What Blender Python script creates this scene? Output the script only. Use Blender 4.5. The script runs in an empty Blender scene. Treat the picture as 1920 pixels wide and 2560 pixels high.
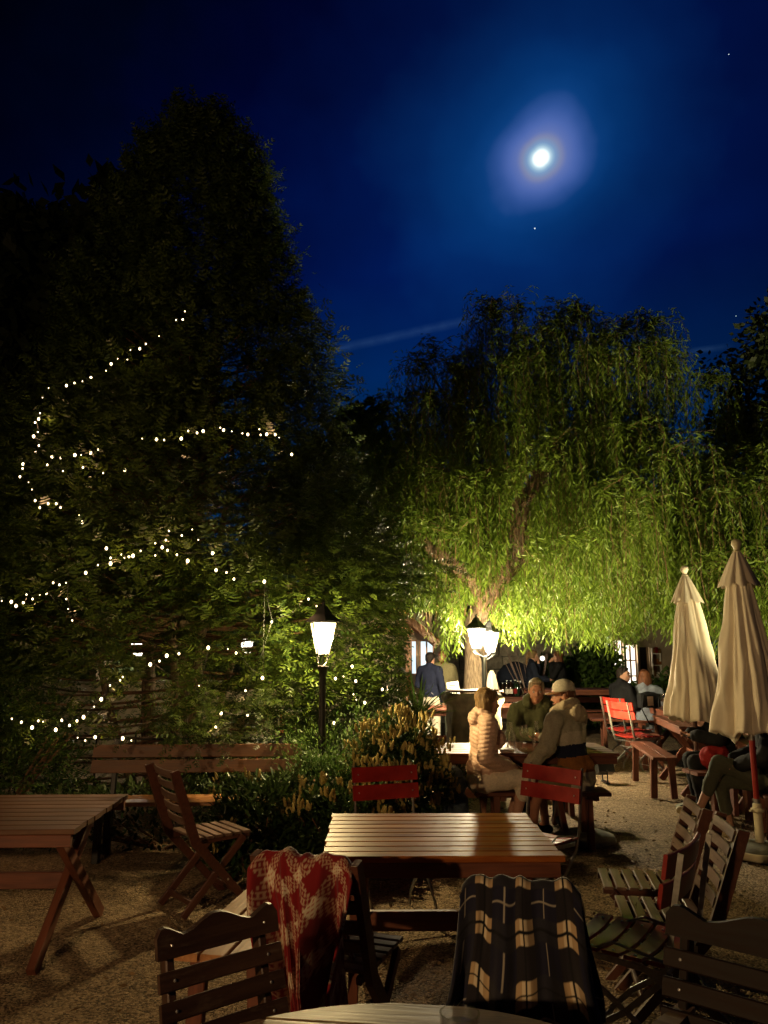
import bpy, bmesh, math, random
import numpy as np
from mathutils import Vector, Matrix, noise, Euler
R = math.radians
PI = math.pi
random.seed(7); rng = np.random.default_rng(11)
sc = bpy.context.scene
col = sc.collection

# ------------------------------------------------------------------ camera
CAM_H, PITCH, F = 1.65, R(10.0), 1924.0          # photograph: 1920 x 2560
cam_d = bpy.data.cameras.new('camera'); cam = bpy.data.objects.new('camera', cam_d); col.objects.link(cam)
cam.location = (0, 0, CAM_H); cam.rotation_euler = (R(90) + PITCH, 0, 0)
cam_d.sensor_fit = 'HORIZONTAL'; cam_d.sensor_width = 36.0; cam_d.lens = 36.0 * F / 1920.0
cam_d.clip_start = 0.05; cam_d.clip_end = 3000
sc.camera = cam
CT, ST = math.cos(PITCH), math.sin(PITCH)

def ray(px, py):
    cx, cy = (px - 960) / F, -(py - 1280) / F
    return Vector((cx, CT - cy * ST, ST + cy * CT))
def P(px, py, z=0.0):            # where the sight line meets height z
    d = ray(px, py); t = (z - CAM_H) / d.z
    return Vector((d.x * t, d.y * t, z))
def Q(px, py, Y):                # where it meets depth Y
    d = ray(px, py); t = Y / d.y
    return Vector((d.x * t, Y, CAM_H + d.z * t))

# ------------------------------------------------------------------ world: moonlit night sky
world = bpy.data.worlds.new("World"); sc.world = world; world.use_nodes = True
wn = world.node_tree; wn.nodes.clear()
def N(nt, typ, **kw):
    n = nt.nodes.new(typ)
    for k, v in kw.items(): setattr(n, k, v)
    return n
def L(nt, a, b): nt.links.new(a, b)
def mathn(nt, op, a, b=None, c=None, clamp=False):
    n = N(nt, 'ShaderNodeMath', operation=op); n.use_clamp = clamp
    for i, v in enumerate((a, b, c)):
        if v is None: continue
        if hasattr(v, 'links') or hasattr(v, 'is_linked'): L(nt, v, n.inputs[i])
        else: n.inputs[i].default_value = v
    return n.outputs[0]
def ramp(nt, fac, stops, interp='LINEAR'):
    n = N(nt, 'ShaderNodeValToRGB'); n.color_ramp.interpolation = interp
    e = n.color_ramp.elements
    while len(e) < len(stops): e.new(0.5)
    for i, (p, c) in enumerate(stops):
        e[i].position = p; e[i].color = (*c, 1) if len(c) == 3 else c
    if fac is not None: L(nt, fac, n.inputs[0])
    return n.outputs[0]
MOON = ray(1352, 395).normalized()
tc = N(wn, 'ShaderNodeTexCoord')
nz = N(wn, 'ShaderNodeTexNoise'); nz.inputs['Scale'].default_value = 9.0; nz.inputs['Detail'].default_value = 3
L(wn, tc.outputs['Generated'], nz.inputs['Vector'])
vd = N(wn, 'ShaderNodeVectorMath', operation='DOT_PRODUCT'); vd.inputs[1].default_value = MOON
L(wn, tc.outputs['Generated'], vd.inputs[0])
ang = mathn(wn, 'ARCCOSINE', mathn(wn, 'MINIMUM', vd.outputs['Value'], 0.9999999))
# the thin cloud round the moon stretches the corona along a diagonal
ax = (Vector((1, 0, 0)).cross(MOON)).normalized(); side = MOON.cross(ax).normalized()
diag = (side * 0.75 + ax * 0.66).normalized()
dd = N(wn, 'ShaderNodeVectorMath', operation='DOT_PRODUCT'); dd.inputs[1].default_value = diag
L(wn, tc.outputs['Generated'], dd.inputs[0])
str_ = mathn(wn, 'MULTIPLY', mathn(wn, 'ABSOLUTE', dd.outputs['Value']), 0.13)
angd = mathn(wn, 'SUBTRACT', ang, str_)
angn = mathn(wn, 'ADD', angd, mathn(wn, 'MULTIPLY', mathn(wn, 'SUBTRACT', nz.outputs['Fac'], 0.5), mathn(wn, 'MULTIPLY', ang, 0.62)))
deg = mathn(wn, 'DIVIDE', angn, R(35.5), clamp=True)
g = lambda d: d / 40.0
corona = ramp(wn, deg, [(0, (3.0, 3.0, 2.9)), (g(.38), (1.6, 1.7, 1.65)), (g(.52), (.75, .95, 1.0)), (g(.72), (.34, .54, .70)), (g(.95), (.20, .33, .55)),
    (g(1.30), (.22, .25, .42)), (g(1.65), (.12, .18, .46)), (g(2.2), (.075, .140, .42)), (g(2.9), (.032, .090, .31)), (g(3.8), (.003, .046, .19)), (g(5), (.001, .032, .145)),
    (g(7.5), (.0005, .018, .098)), (g(12.5), (0, .0050, .048)), (g(20), (0, .001, .018)), (g(28), (0, .0008, .005)), (g(39), (0, 0, 0))])
sep = N(wn, 'ShaderNodeSeparateXYZ'); L(wn, tc.outputs['Generated'], sep.inputs[0])
low = ramp(wn, sep.outputs['Z'], [(0.0, (.0, .030, .115)), (.22, (.0, .030, .115)), (.33, (.0, .018, .080)), (.45, (.0, .0036, .038)), (.60, (.0, .0004, .015)), (.8, (.0, .0004, .006)), (1, (0, .0003, .004))])
hx, hy = MOON.x, MOON.y; hl = math.hypot(hx, hy)
az = mathn(wn, 'ADD', mathn(wn, 'MULTIPLY', sep.outputs['X'], hx / hl), mathn(wn, 'MULTIPLY', sep.outputs['Y'], hy / hl))
azf = ramp(wn, az, [(0, (.10,) * 3), (.62, (.16,) * 3), (.90, (.75,) * 3), (1, (1,) * 3)])
mlt = N(wn, 'ShaderNodeMix', data_type='RGBA', blend_type='MULTIPLY'); mlt.inputs[0].default_value = 1
L(wn, low, mlt.inputs[6]); L(wn, azf, mlt.inputs[7])
def addc(a, b):
    n = N(wn, 'ShaderNodeMix', data_type='RGBA', blend_type='ADD'); n.inputs[0].default_value = 1; n.clamp_result = False
    L(wn, a, n.inputs[6]); L(wn, b, n.inputs[7]); return n.outputs[2]
tot = addc(corona, mlt.outputs[2])
# soft veils of thin cloud
nz2 = N(wn, 'ShaderNodeTexNoise'); nz2.inputs['Scale'].default_value = 2.2; nz2.inputs['Detail'].default_value = 2
mp = N(wn, 'ShaderNodeMapping'); mp.inputs['Scale'].default_value = (1.0, 1.0, 2.2); mp.inputs['Rotation'].default_value = (0, .35, 0)
L(wn, tc.outputs['Generated'], mp.inputs[0]); L(wn, mp.outputs[0], nz2.inputs['Vector'])
veil = ramp(wn, nz2.outputs['Fac'], [(.3, (.72,) * 3), (.7, (1.22,) * 3)])
ml2 = N(wn, 'ShaderNodeMix', data_type='RGBA', blend_type='MULTIPLY'); ml2.inputs[0].default_value = 1; ml2.clamp_result = False
L(wn, tot, ml2.inputs[6]); L(wn, veil, ml2.inputs[7]); tot = ml2.outputs[2]
def trail(p0, p1, w, amp):       # a thin vapour trail on the sky
    a, b = ray(*p0).normalized(), ray(*p1).normalized(); n = a.cross(b).normalized(); mid = (a + b).normalized(); half = a.angle(b) / 2
    d1 = N(wn, 'ShaderNodeVectorMath', operation='DOT_PRODUCT'); d1.inputs[1].default_value = n; L(wn, tc.outputs['Generated'], d1.inputs[0])
    wob = mathn(wn, 'MULTIPLY', mathn(wn, 'SUBTRACT', nz.outputs['Fac'], .5), .008)
    dist = mathn(wn, 'ABSOLUTE', mathn(wn, 'ADD', d1.outputs['Value'], wob))
    f1 = mathn(wn, 'SUBTRACT', 1.0, mathn(wn, 'DIVIDE', dist, w), clamp=True)
    d2 = N(wn, 'ShaderNodeVectorMath', operation='DOT_PRODUCT'); d2.inputs[1].default_value = mid; L(wn, tc.outputs['Generated'], d2.inputs[0])
    f2 = mathn(wn, 'DIVIDE', mathn(wn, 'SUBTRACT', d2.outputs['Value'], math.cos(half * 1.35)), math.cos(half * .7) - math.cos(half * 1.35), clamp=True)
    fine = N(wn, 'ShaderNodeTexNoise'); fine.inputs['Scale'].default_value = 60; L(wn, tc.outputs['Generated'], fine.inputs['Vector'])
    f = mathn(wn, 'MULTIPLY', mathn(wn, 'MULTIPLY', f1, f2), mathn(wn, 'MULTIPLY', fine.outputs['Fac'], amp))
    c = N(wn, 'ShaderNodeCombineColor'); L(wn, mathn(wn, 'MULTIPLY', f, .25), c.inputs[0]); L(wn, mathn(wn, 'MULTIPLY', f, .55), c.inputs[1]); L(wn, f, c.inputs[2])
    return c.outputs[0]
tot = addc(tot, trail((780, 885), (1220, 790), .0075, .055))
tot = addc(tot, trail((1600, 897), (1800, 868), .005, .05))
sky = N(wn, 'ShaderNodeTexSky', sky_type='NISHITA'); sky.sun_disc = False; sky.sun_elevation = math.asin(MOON.z); sky.sun_rotation = math.atan2(MOON.x, MOON.y)
skm = N(wn, 'ShaderNodeMix', data_type='RGBA', blend_type='MULTIPLY'); skm.inputs[0].default_value = 1; skm.inputs[7].default_value = (.00003, .00005, .00012, 1)
L(wn, sky.outputs[0], skm.inputs[6])
tot = addc(tot, skm.outputs[2])
bg = N(wn, 'ShaderNodeBackground'); bg.inputs['Strength'].default_value = 1.0
L(wn, tot, bg.inputs['Color']); wo = N(wn, 'ShaderNodeOutputWorld'); L(wn, bg.outputs[0], wo.inputs[0])
# moonlight
ml = bpy.data.lights.new('moonlight', 'SUN'); ml.energy = 0.012; ml.color = (.7, .82, 1); ml.angle = R(.6)
mo = bpy.data.objects.new('moonlight', ml); col.objects.link(mo); mo.rotation_euler = (-MOON).to_track_quat('-Z', 'Y').to_euler()
# view
vs = sc.view_settings; vs.view_transform = 'Standard'; vs.look = 'None'; vs.exposure = 0.0; vs.gamma = 1.0; vs.use_curve_mapping = False
sc.cycles.use_denoising = True; sc.cycles.max_bounces = 6; sc.cycles.diffuse_bounces = 3; sc.cycles.transparent_max_bounces = 12
sc.cycles.sample_clamp_indirect = 3.0; sc.cycles.caustics_reflective = False; sc.cycles.caustics_refractive = False
try: sc.cycles.use_light_tree = True
except Exception: pass

# ------------------------------------------------------------------ helpers
def setp(o, label=None, cat=None, group=None, kind=None):
    if label: o['label'] = label
    if cat: o['category'] = cat
    if group: o['group'] = group
    if kind: o['kind'] = kind
    return o
def empty(name, loc=(0, 0, 0), rz=0.0, label=None, cat=None, group=None):
    o = bpy.data.objects.new(name, None); col.objects.link(o); o.empty_display_size = .1
    o.location = loc; o.rotation_euler = (0, 0, rz); return setp(o, label, cat, group)
def link(name, me, mat=None, parent=None, M=None):
    o = bpy.data.objects.new(name, me); col.objects.link(o)
    if mat is not None and not me.materials: me.materials.append(mat)
    if parent is not None: o.parent = parent
    if M is not None: o.matrix_basis = M
    return o
def copy_tree(o, parent=None):
    c = o.copy(); col.objects.link(c)
    if parent is not None: c.parent = parent
    for ch in [x for x in o.children]: copy_tree(ch, c)
    return c

class MB:
    def __init__(s): s.v = []; s.f = []
    def add(s, vs, fs):
        k = len(s.v); s.v += [tuple(v) for v in vs]; s.f += [tuple(i + k for i in f) for f in fs]; return s
    def box(s, c, size, rot=None):
        x, y, z = [q / 2 for q in size]
        vs = [Vector((a * x, b * y, d * z)) for a in (-1, 1) for b in (-1, 1) for d in (-1, 1)]
        if rot is not None: vs = [rot @ v for v in vs]
        vs = [v + Vector(c) for v in vs]
        return s.add(vs, [(0, 1, 3, 2), (4, 6, 7, 5), (0, 4, 5, 1), (2, 3, 7, 6), (0, 2, 6, 4), (1, 5, 7, 3)])
    def bar(s, a, b, w, t, up=(0, 0, 1)):
        a, b = Vector(a), Vector(b); return s.box((a + b) / 2, ((b - a).length, w, t), frame(b - a, up).to_3x3())
    def tube(s, pts, rad, n=8, cap=True):
        pts = [Vector(p) for p in pts]
        if not hasattr(rad, '__len__'): rad = [rad] * len(pts)
        k = len(s.v); prev = None
        for i, p in enumerate(pts):
            d = (pts[min(i + 1, len(pts) - 1)] - pts[max(i - 1, 0)])
            if d.length < 1e-9: d = Vector((0, 0, 1))
            d.normalize()
            u = prev if prev is not None else (Vector((0, 0, 1)) if abs(d.z) < .9 else Vector((1, 0, 0)))
            u = (u - d * u.dot(d)); u = u.normalized() if u.length > 1e-6 else d.orthogonal().normalized()
            prev = u; w = d.cross(u)
            for j in range(n):
                a = 2 * PI * j / n; s.v.append(tuple(p + (u * math.cos(a) + w * math.sin(a)) * rad[i]))
        for i in range(len(pts) - 1):
            for j in range(n):
                a, b = k + i * n + j, k + i * n + (j + 1) % n; s.f.append((a, b, b + n, a + n))
        if cap:
            s.f.append(tuple(k + j for j in range(n))[::-1]); s.f.append(tuple(k + (len(pts) - 1) * n + j for j in range(n)))
        return s
    def cap(s, a, b, ra, rb, n=12):          # tapered capsule
        a, b = Vector(a), Vector(b); d = (b - a); l = max(d.length, 1e-5); d = d / l
        pts, rr = [], []
        for t in (-1, -.85, -.5): pts.append(a + d * ra * t); rr.append(ra * math.sqrt(max(1 - t * t, 1e-4)))
        pts += [a, b]; rr += [ra, rb]
        for t in (.5, .85, 1): pts.append(b + d * rb * t); rr.append(rb * math.sqrt(max(1 - t * t, 1e-4)))
        return s.tube(pts, rr, n)
    def chain(s, pts, rad, n=12):
        for i in range(len(pts) - 1): s.cap(pts[i], pts[i + 1], rad[i], rad[i + 1], n)
        return s
    def ell(s, c, r, rot=None, n=14, m=9):
        c = Vector(c); k = len(s.v)
        for i in range(m + 1):
            th = PI * i / m
            for j in range(n):
                ph = 2 * PI * j / n
                v = Vector((r[0] * math.sin(th) * math.cos(ph), r[1] * math.sin(th) * math.sin(ph), r[2] * math.cos(th)))
                if rot is not None: v = rot @ v
                s.v.append(tuple(v + c))
        for i in range(m):
            for j in range(n):
                a, b = k + i * n + j, k + i * n + (j + 1) % n; s.f.append((a, a + n, b + n, b))
        return s
    def lathe(s, prof, n=24, c=(0, 0, 0), mod=None, close=True):
        k = len(s.v)
        for (r, z) in prof:
            for j in range(n):
                a = 2 * PI * j / n; q = r * (mod(a, z) if mod else 1)
                s.v.append((c[0] + q * math.cos(a), c[1] + q * math.sin(a), c[2] + z))
        for i in range(len(prof) - 1):
            for j in range(n):
                a, b = k + i * n + j, k + i * n + (j + 1) % n; s.f.append((a, b, b + n, a + n))
        if close:
            s.f.append(tuple(k + j for j in range(n))[::-1]); s.f.append(tuple(k + (len(prof) - 1) * n + j for j in range(n)))
        return s
    def prism(s, poly, z0, z1, axis='z'):    # poly in the plane, extruded along axis
        n = len(poly); vs = []
        for z in (z0, z1):
            for (a, b) in poly: vs.append({'z': (a, b, z), 'y': (a, z, b), 'x': (z, a, b)}[axis])
        return s.add(vs, [tuple(range(n))[::-1], tuple(range(n, 2 * n))] + [(i, (i + 1) % n, (i + 1) % n + n, i + n) for i in range(n)])
    def mesh(s, name, smooth=False, fix=True):
        me = bpy.data.meshes.new(name); me.from_pydata(s.v, [], s.f)
        if fix:
            bm = bmesh.new(); bm.from_mesh(me); bmesh.ops.recalc_face_normals(bm, faces=bm.faces); bm.to_mesh(me); bm.free()
        if smooth:
            me.polygons.foreach_set('use_smooth', [True] * len(me.polygons))
            if smooth != 'all': me.set_sharp_from_angle(angle=R(40))
        return me
    def build(s, name, mat, parent=None, smooth=False, M=None):
        return link(name, s.mesh(name, smooth), mat, parent, M)

def frame(d, up=(0, 0, 1)):                  # X along d, Z near up
    x = Vector(d).normalized(); u = Vector(up)
    if abs(x.dot(u.normalized())) > .999: u = Vector((0, 1, 0)) if abs(x.y) < .9 else Vector((1, 0, 0))
    y = u.cross(x).normalized(); z = x.cross(y)
    return Matrix((x, y, z)).transposed().to_4x4()
_cache = {}
def slat_mesh(Ln, w, t, mat, bow=0.0, seg=1, name='slat'):
    key = (round(Ln, 3), round(w, 3), round(t, 3), round(bow, 3), mat.name)
    if key in _cache: return _cache[key]
    if bow: seg = 8
    b = min(.004, t * .22, w * .2); mb = MB(); n = seg + 1
    prof = [(-w / 2 + b, -t / 2), (w / 2 - b, -t / 2), (w / 2, -t / 2 + b), (w / 2, t / 2 - b), (w / 2 - b, t / 2), (-w / 2 + b, t / 2), (-w / 2, t / 2 - b), (-w / 2, -t / 2 + b)]
    for i in range(n):
        x = Ln * (i / seg - .5); zz = bow * (2 * x / Ln) ** 2
        for (y, z) in prof: mb.v.append((x, y, z + zz))
    for i in range(seg):
        for j in range(8): a, c = i * 8 + j, i * 8 + (j + 1) % 8; mb.f.append((a, c, c + 8, a + 8))
    mb.f.append(tuple(range(8))[::-1]); mb.f.append(tuple(seg * 8 + j for j in range(8)))
    me = mb.mesh(name, bool(bow)); me.materials.append(mat); _cache[key] = me; return me
def plank(parent, name, a, b, w, t, mat, up=(0, 0, 1), bow=0.0):
    a, b = Vector(a), Vector(b)
    M = frame(b - a, up); M.translation = (a + b) / 2
    return link(name, slat_mesh((b - a).length, w, t, mat, bow, name=name), mat, parent, M)

def bake(name, tv, tf, mats, locs, mat, parent=None, kind=None, smooth=False):
    """a mesh of n copies of one small template: mats (n,3,3), locs (n,3)"""
    tv = np.asarray(tv, float); n, k = len(locs), len(tv)
    V = np.einsum('nij,kj->nki', mats, tv) + np.asarray(locs)[:, None, :]
    fl = np.array([len(f) for f in tf]); fi = np.concatenate([np.array(f) for f in tf])
    me = bpy.data.meshes.new(name); me.vertices.add(n * k); me.vertices.foreach_set('co', V.reshape(-1).astype(np.float32))
    li = (fi[None, :] + (np.arange(n) * k)[:, None]).reshape(-1)
    me.loops.add(len(li)); me.loops.foreach_set('vertex_index', li.astype(np.int32))
    ln = np.tile(fl, n); st = np.concatenate([[0], np.cumsum(ln)[:-1]])
    me.polygons.add(len(ln)); me.polygons.foreach_set('loop_start', st.astype(np.int32)); me.polygons.foreach_set('loop_total', ln.astype(np.int32))
    me.update(calc_edges=True)
    o = link(name, me, mat, parent)
    if kind: o['kind'] = kind
    return o
def rots(dirs, roll=None, scale=None):
    """matrices whose X column is dirs; random roll"""
    x = dirs / (np.linalg.norm(dirs, axis=1, keepdims=True) + 1e-9); n = len(x)
    h = np.tile([0., 0., 1.], (n, 1)); h[np.abs(x[:, 2]) > .95] = [1., 0, 0]
    y = np.cross(h, x); y /= np.linalg.norm(y, axis=1, keepdims=True); z = np.cross(x, y)
    if roll is not None:
        c, s = np.cos(roll)[:, None], np.sin(roll)[:, None]; y, z = y * c + z * s, z * c - y * s
    M = np.stack([x, y, z], axis=2)
    if scale is not None: M = M * np.asarray(scale)[:, None, None]
    return M

# ------------------------------------------------------------------ materials
def new_mat(name):
    m = bpy.data.materials.new(name); m.use_nodes = True; nt = m.node_tree
    return m, nt, nt.nodes['Principled BSDF']
def simple(name, c, rough=.6, metal=0.0, var=.25, scale=20, bump=.1, spec=.5, stretch=(1, 1, 1), coat=0):
    m, nt, b = new_mat(name); t = N(nt, 'ShaderNodeTexCoord'); mp = N(nt, 'ShaderNodeMapping'); mp.inputs['Scale'].default_value = stretch
    L(nt, t.outputs['Object'], mp.inputs[0]); nz = N(nt, 'ShaderNodeTexNoise'); nz.inputs['Scale'].default_value = scale; nz.inputs['Detail'].default_value = 5
    L(nt, mp.outputs[0], nz.inputs['Vector'])
    lo = tuple(q * (1 - var) for q in c); hi = tuple(min(q * (1 + var), 1) for q in c)
    L(nt, ramp(nt, nz.outputs['Fac'], [(.3, lo), (.7, hi)]), b.inputs['Base Color'])
    rr = mathn(nt, 'ADD', mathn(nt, 'MULTIPLY', nz.outputs['Fac'], .2), rough - .1); L(nt, rr, b.inputs['Roughness'])
    b.inputs['Metallic'].default_value = metal; b.inputs['Specular IOR Level'].default_value = spec; b.inputs['Coat Weight'].default_value = coat
    if bump:
        bp = N(nt, 'ShaderNodeBump'); bp.inputs['Strength'].default_value = bump; bp.inputs['Distance'].default_value = .01
        L(nt, nz.outputs['Fac'], bp.inputs['Height']); L(nt, bp.outputs[0], b.inputs['Normal'])
    return m
def wood(name, dark, light, rough=.45, wear=0.0, wearc=(.35, .32, .28), bump=.25, coat=.0):
    m, nt, b = new_mat(name); t = N(nt, 'ShaderNodeTexCoord'); oi = N(nt, 'ShaderNodeObjectInfo')
    ad = N(nt, 'ShaderNodeVectorMath', operation='ADD'); cb = N(nt, 'ShaderNodeCombineXYZ')
    L(nt, mathn(nt, 'MULTIPLY', oi.outputs['Random'], 37.0), cb.inputs[0]); L(nt, mathn(nt, 'MULTIPLY', oi.outputs['Random'], 11.0), cb.inputs[1])
    L(nt, t.outputs['Object'], ad.inputs[0]); L(nt, cb.outputs[0], ad.inputs[1])
    mp = N(nt, 'ShaderNodeMapping'); mp.inputs['Scale'].default_value = (2.2, 34, 34); L(nt, ad.outputs[0], mp.inputs[0])
    n1 = N(nt, 'ShaderNodeTexNoise'); n1.inputs['Scale'].default_value = 1.6; n1.inputs['Detail'].default_value = 7; n1.inputs['Distortion'].default_value = .6
    L(nt, mp.outputs[0], n1.inputs['Vector'])
    mp2 = N(nt, 'ShaderNodeMapping'); mp2.inputs['Scale'].default_value = (3, 9, 9); L(nt, ad.outputs[0], mp2.inputs[0])
    n2 = N(nt, 'ShaderNodeTexNoise'); n2.inputs['Scale'].default_value = 1.3; n2.inputs['Detail'].default_value = 3; L(nt, mp2.outputs[0], n2.inputs['Vector'])
    f = mathn(nt, 'ADD', mathn(nt, 'MULTIPLY', n1.outputs['Fac'], .6), mathn(nt, 'MULTIPLY', n2.outputs['Fac'], .4))
    f = mathn(nt, 'ADD', f, mathn(nt, 'MULTIPLY', mathn(nt, 'SUBTRACT', oi.outputs['Random'], .5), .16))
    c = ramp(nt, f, [(.34, dark), (.5, tuple((a + q) / 2 for a, q in zip(dark, light))), (.66, light)])
    if wear:
        mx = N(nt, 'ShaderNodeMix', data_type='RGBA'); L(nt, c, mx.inputs[6]); mx.inputs[7].default_value = (*wearc, 1)
        n3 = N(nt, 'ShaderNodeTexNoise'); n3.inputs['Scale'].default_value = 5; n3.inputs['Detail'].default_value = 8; n3.inputs['Roughness'].default_value = .75
        mp3 = N(nt, 'ShaderNodeMapping'); mp3.inputs['Scale'].default_value = (1.2, 5, 5); L(nt, ad.outputs[0], mp3.inputs[0]); L(nt, mp3.outputs[0], n3.inputs['Vector'])
        L(nt, ramp(nt, n3.outputs['Fac'], [(.56, (0, 0, 0)), (.68, (wear,) * 3)]), mx.inputs[0]); c = mx.outputs[2]
    L(nt, c, b.inputs['Base Color'])
    L(nt, mathn(nt, 'ADD', mathn(nt, 'MULTIPLY', n1.outputs['Fac'], .3), rough - .15), b.inputs['Roughness'])
    bp = N(nt, 'ShaderNodeBump'); bp.inputs['Strength'].default_value = bump; bp.inputs['Distance'].default_value = .004
    L(nt, n1.outputs['Fac'], bp.inputs['Height']); L(nt, bp.outputs[0], b.inputs['Normal']); b.inputs['Coat Weight'].default_value = coat
    return m
def leafm(name, c1, c2, rough=.5, trans=.3, scale=1.5):
    m, nt, b = new_mat(name); t = N(nt, 'ShaderNodeTexCoord')
    n1 = N(nt, 'ShaderNodeTexNoise'); n1.inputs['Scale'].default_value = scale; n1.inputs['Detail'].default_value = 6; n1.inputs['Roughness'].default_value = .8
    L(nt, t.outputs['Object'], n1.inputs['Vector'])
    n2 = N(nt, 'ShaderNodeTexWhiteNoise'); gm = N(nt, 'ShaderNodeNewGeometry')
    L(nt, gm.outputs['Random Per Island'], n2.inputs['Vector'])
    f = mathn(nt, 'ADD', mathn(nt, 'MULTIPLY', n1.outputs['Fac'], .5), mathn(nt, 'MULTIPLY', gm.outputs['Random Per Island'], .5))
    c = ramp(nt, f, [(.25, c1), (.75, c2)])
    L(nt, c, b.inputs['Base Color']); b.inputs['Roughness'].default_value = rough; b.inputs['Specular IOR Level'].default_value = .22
    tr = N(nt, 'ShaderNodeBsdfTranslucent'); L(nt, c, tr.inputs[0]); ms = N(nt, 'ShaderNodeMixShader'); ms.inputs[0].default_value = trans
    L(nt, b.outputs[0], ms.inputs[1]); L(nt, tr.outputs[0], ms.inputs[2]); L(nt, ms.outputs[0], nt.nodes['Material Output'].inputs[0])
    return m
def emis(name, c, s, sample=False):
    m, nt, b = new_mat(name); b.inputs['Base Color'].default_value = (.05, .05, .05, 1)
    b.inputs['Emission Color'].default_value = (*c, 1); b.inputs['Emission Strength'].default_value = s
    m.cycles.emission_sampling = 'FRONT' if sample else 'NONE'
    return m
def vcol(name, rough=.9, bump=.3, scale=300):
    m, nt, b = new_mat(name); a = N(nt, 'ShaderNodeVertexColor', layer_name='print'); L(nt, a.outputs[0], b.inputs['Base Color'])
    b.inputs['Roughness'].default_value = rough; b.inputs['Specular IOR Level'].default_value = .2; b.inputs['Sheen Weight'].default_value = .12
    t = N(nt, 'ShaderNodeTexCoord'); nz = N(nt, 'ShaderNodeTexNoise'); nz.inputs['Scale'].default_value = scale; L(nt, t.outputs['Object'], nz.inputs['Vector'])
    bp = N(nt, 'ShaderNodeBump'); bp.inputs['Strength'].default_value = bump; bp.inputs['Distance'].default_value = .003
    L(nt, nz.outputs['Fac'], bp.inputs['Height']); L(nt, bp.outputs[0], b.inputs['Normal']); return m

M_ = {}
M_['table'] = wood('stained_table_wood', (.15, .036, .008), (.36, .115, .026), .42, .30, (.42, .20, .07), .3)
M_['table'].node_tree.nodes['Principled BSDF'].inputs['Specular IOR Level'].default_value = .04
M_['table_red'] = wood('red_stained_wood', (.085, .024, .012), (.185, .058, .028), .58)
M_['bench'] = wood('pale_bench_wood', (.22, .085, .028), (.44, .21, .080), .45, .3, (.50, .29, .14))
M_['old'] = wood('old_grey_wood', (.085, .050, .020), (.22, .140, .062), .42, .6, (.33, .25, .14), .4)
M_['plank_brown'] = wood('brown_bench_wood', (.065, .024, .008), (.15, .060, .020), .55, .3, (.17, .10, .05))
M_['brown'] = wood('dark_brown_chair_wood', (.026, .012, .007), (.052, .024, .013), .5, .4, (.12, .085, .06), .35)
M_['shaded_wood'] = wood('shaded_chair_wood', (.010, .006, .004), (.022, .012, .008), .6, 0)  # brown wood darkened to near black: a person's shadow put into the colour
M_['shaded_wood'].node_tree.nodes['Principled BSDF'].inputs['Specular IOR Level'].default_value = .12
M_['chair'] = wood('red_brown_chair_wood', (.050, .017, .011), (.105, .036, .020), .42, .2, (.2, .13, .1))
M_['slatgrey'] = wood('weathered_slat_wood', (.10, .060, .045), (.20, .13, .10), .33, .4, (.32, .25, .2), .25)
M_['slatgrey'].node_tree.nodes['Principled BSDF'].inputs['Specular IOR Level'].default_value = .2
M_['red'] = simple('red_lacquer', (.26, .016, .010), .38, 0, .25, 9, .12, .4)
M_['metal'] = simple('galvanised_steel', (.34, .33, .30), .42, .75, .2, 40, .05)
M_['steel'] = simple('bright_bolt_steel', (.7, .7, .68), .3, .9, .1, 40, 0)
M_['iron'] = simple('black_cast_iron', (.012, .012, .012), .45, .3, .3, 60, .15)
M_['canvas'] = simple('cream_parasol_canvas', (.74, .65, .52), .85, 0, .10, 3, .05, .2)
M_['conc'] = simple('mossy_concrete', (.17, .165, .12), .8, 0, .35, 14, .5)
M_['ivory'] = simple('ivory_plastic', (.62, .55, .37), .45, 0, .08, 9, .05)
M_['stone'] = simple('weathered_sandstone', (.23, .20, .145), .9, 0, .4, 9, .8)
M_['plaster'] = simple('warm_plaster', (.34, .27, .18), .9, 0, .2, 5, .3)
M_['bark'] = simple('furrowed_bark', (.15, .11, .07), .95, 0, .6, 9, 1.0, .2, (6, 6, 1))
M_['twig'] = simple('reddish_twig_bark', (.15, .085, .05), .9, 0, .4, 30, .3, .2)
M_['paper'] = simple('white_paper', (.72, .68, .58), .8, 0, .04, 20, .02)
M_['conifer'] = leafm('yew_needles', (.014, .032, .006), (.068, .100, .012), .45, .25, .9)
M_['willow'] = leafm('willow_leaves', (.052, .092, .010), (.125, .178, .020), .5, .38, .7)
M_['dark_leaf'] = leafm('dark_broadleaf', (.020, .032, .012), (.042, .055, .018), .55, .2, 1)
M_['laurel'] = leafm('glossy_laurel_leaves', (.018, .040, .012), (.052, .082, .022), .28, .12, 3)
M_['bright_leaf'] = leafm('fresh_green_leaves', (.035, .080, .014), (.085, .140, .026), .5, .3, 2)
M_['blossom'] = leafm('cream_flower_buds', (.30, .23, .075), (.52, .42, .16), .7, .25, 8)
M_['skin'] = simple('skin', (.50, .27, .18), .55, 0, .10, 12, .03, .4)
M_['skin_tan'] = simple('sunburnt_skin', (.46, .21, .13), .5, 0, .12, 12, .03, .4)
M_['eye'] = simple('eye_white', (.6, .58, .55), .2, 0, .03, 4, 0)
M_['iris'] = simple('dark_iris', (.02, .015, .01), .15, 0, .03, 4, 0)
M_['lip'] = simple('lip_skin', (.34, .12, .09), .45, 0, .05, 20, .02)
def hairm(n, a, b):
    m = simple(n, tuple((x + y) / 2 for x, y in zip(a, b)), .55, 0, .5, 9, .8, .18, (12, 12, .9)); return m
M_['hair_bl'] = hairm('blond_brown_hair', (.10, .055, .022), (.30, .19, .085))
M_['hair_br'] = hairm('auburn_hair', (.06, .022, .012), (.16, .06, .025))
M_['hair_dk'] = hairm('dark_hair', (.010, .008, .007), (.03, .02, .015))
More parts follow.
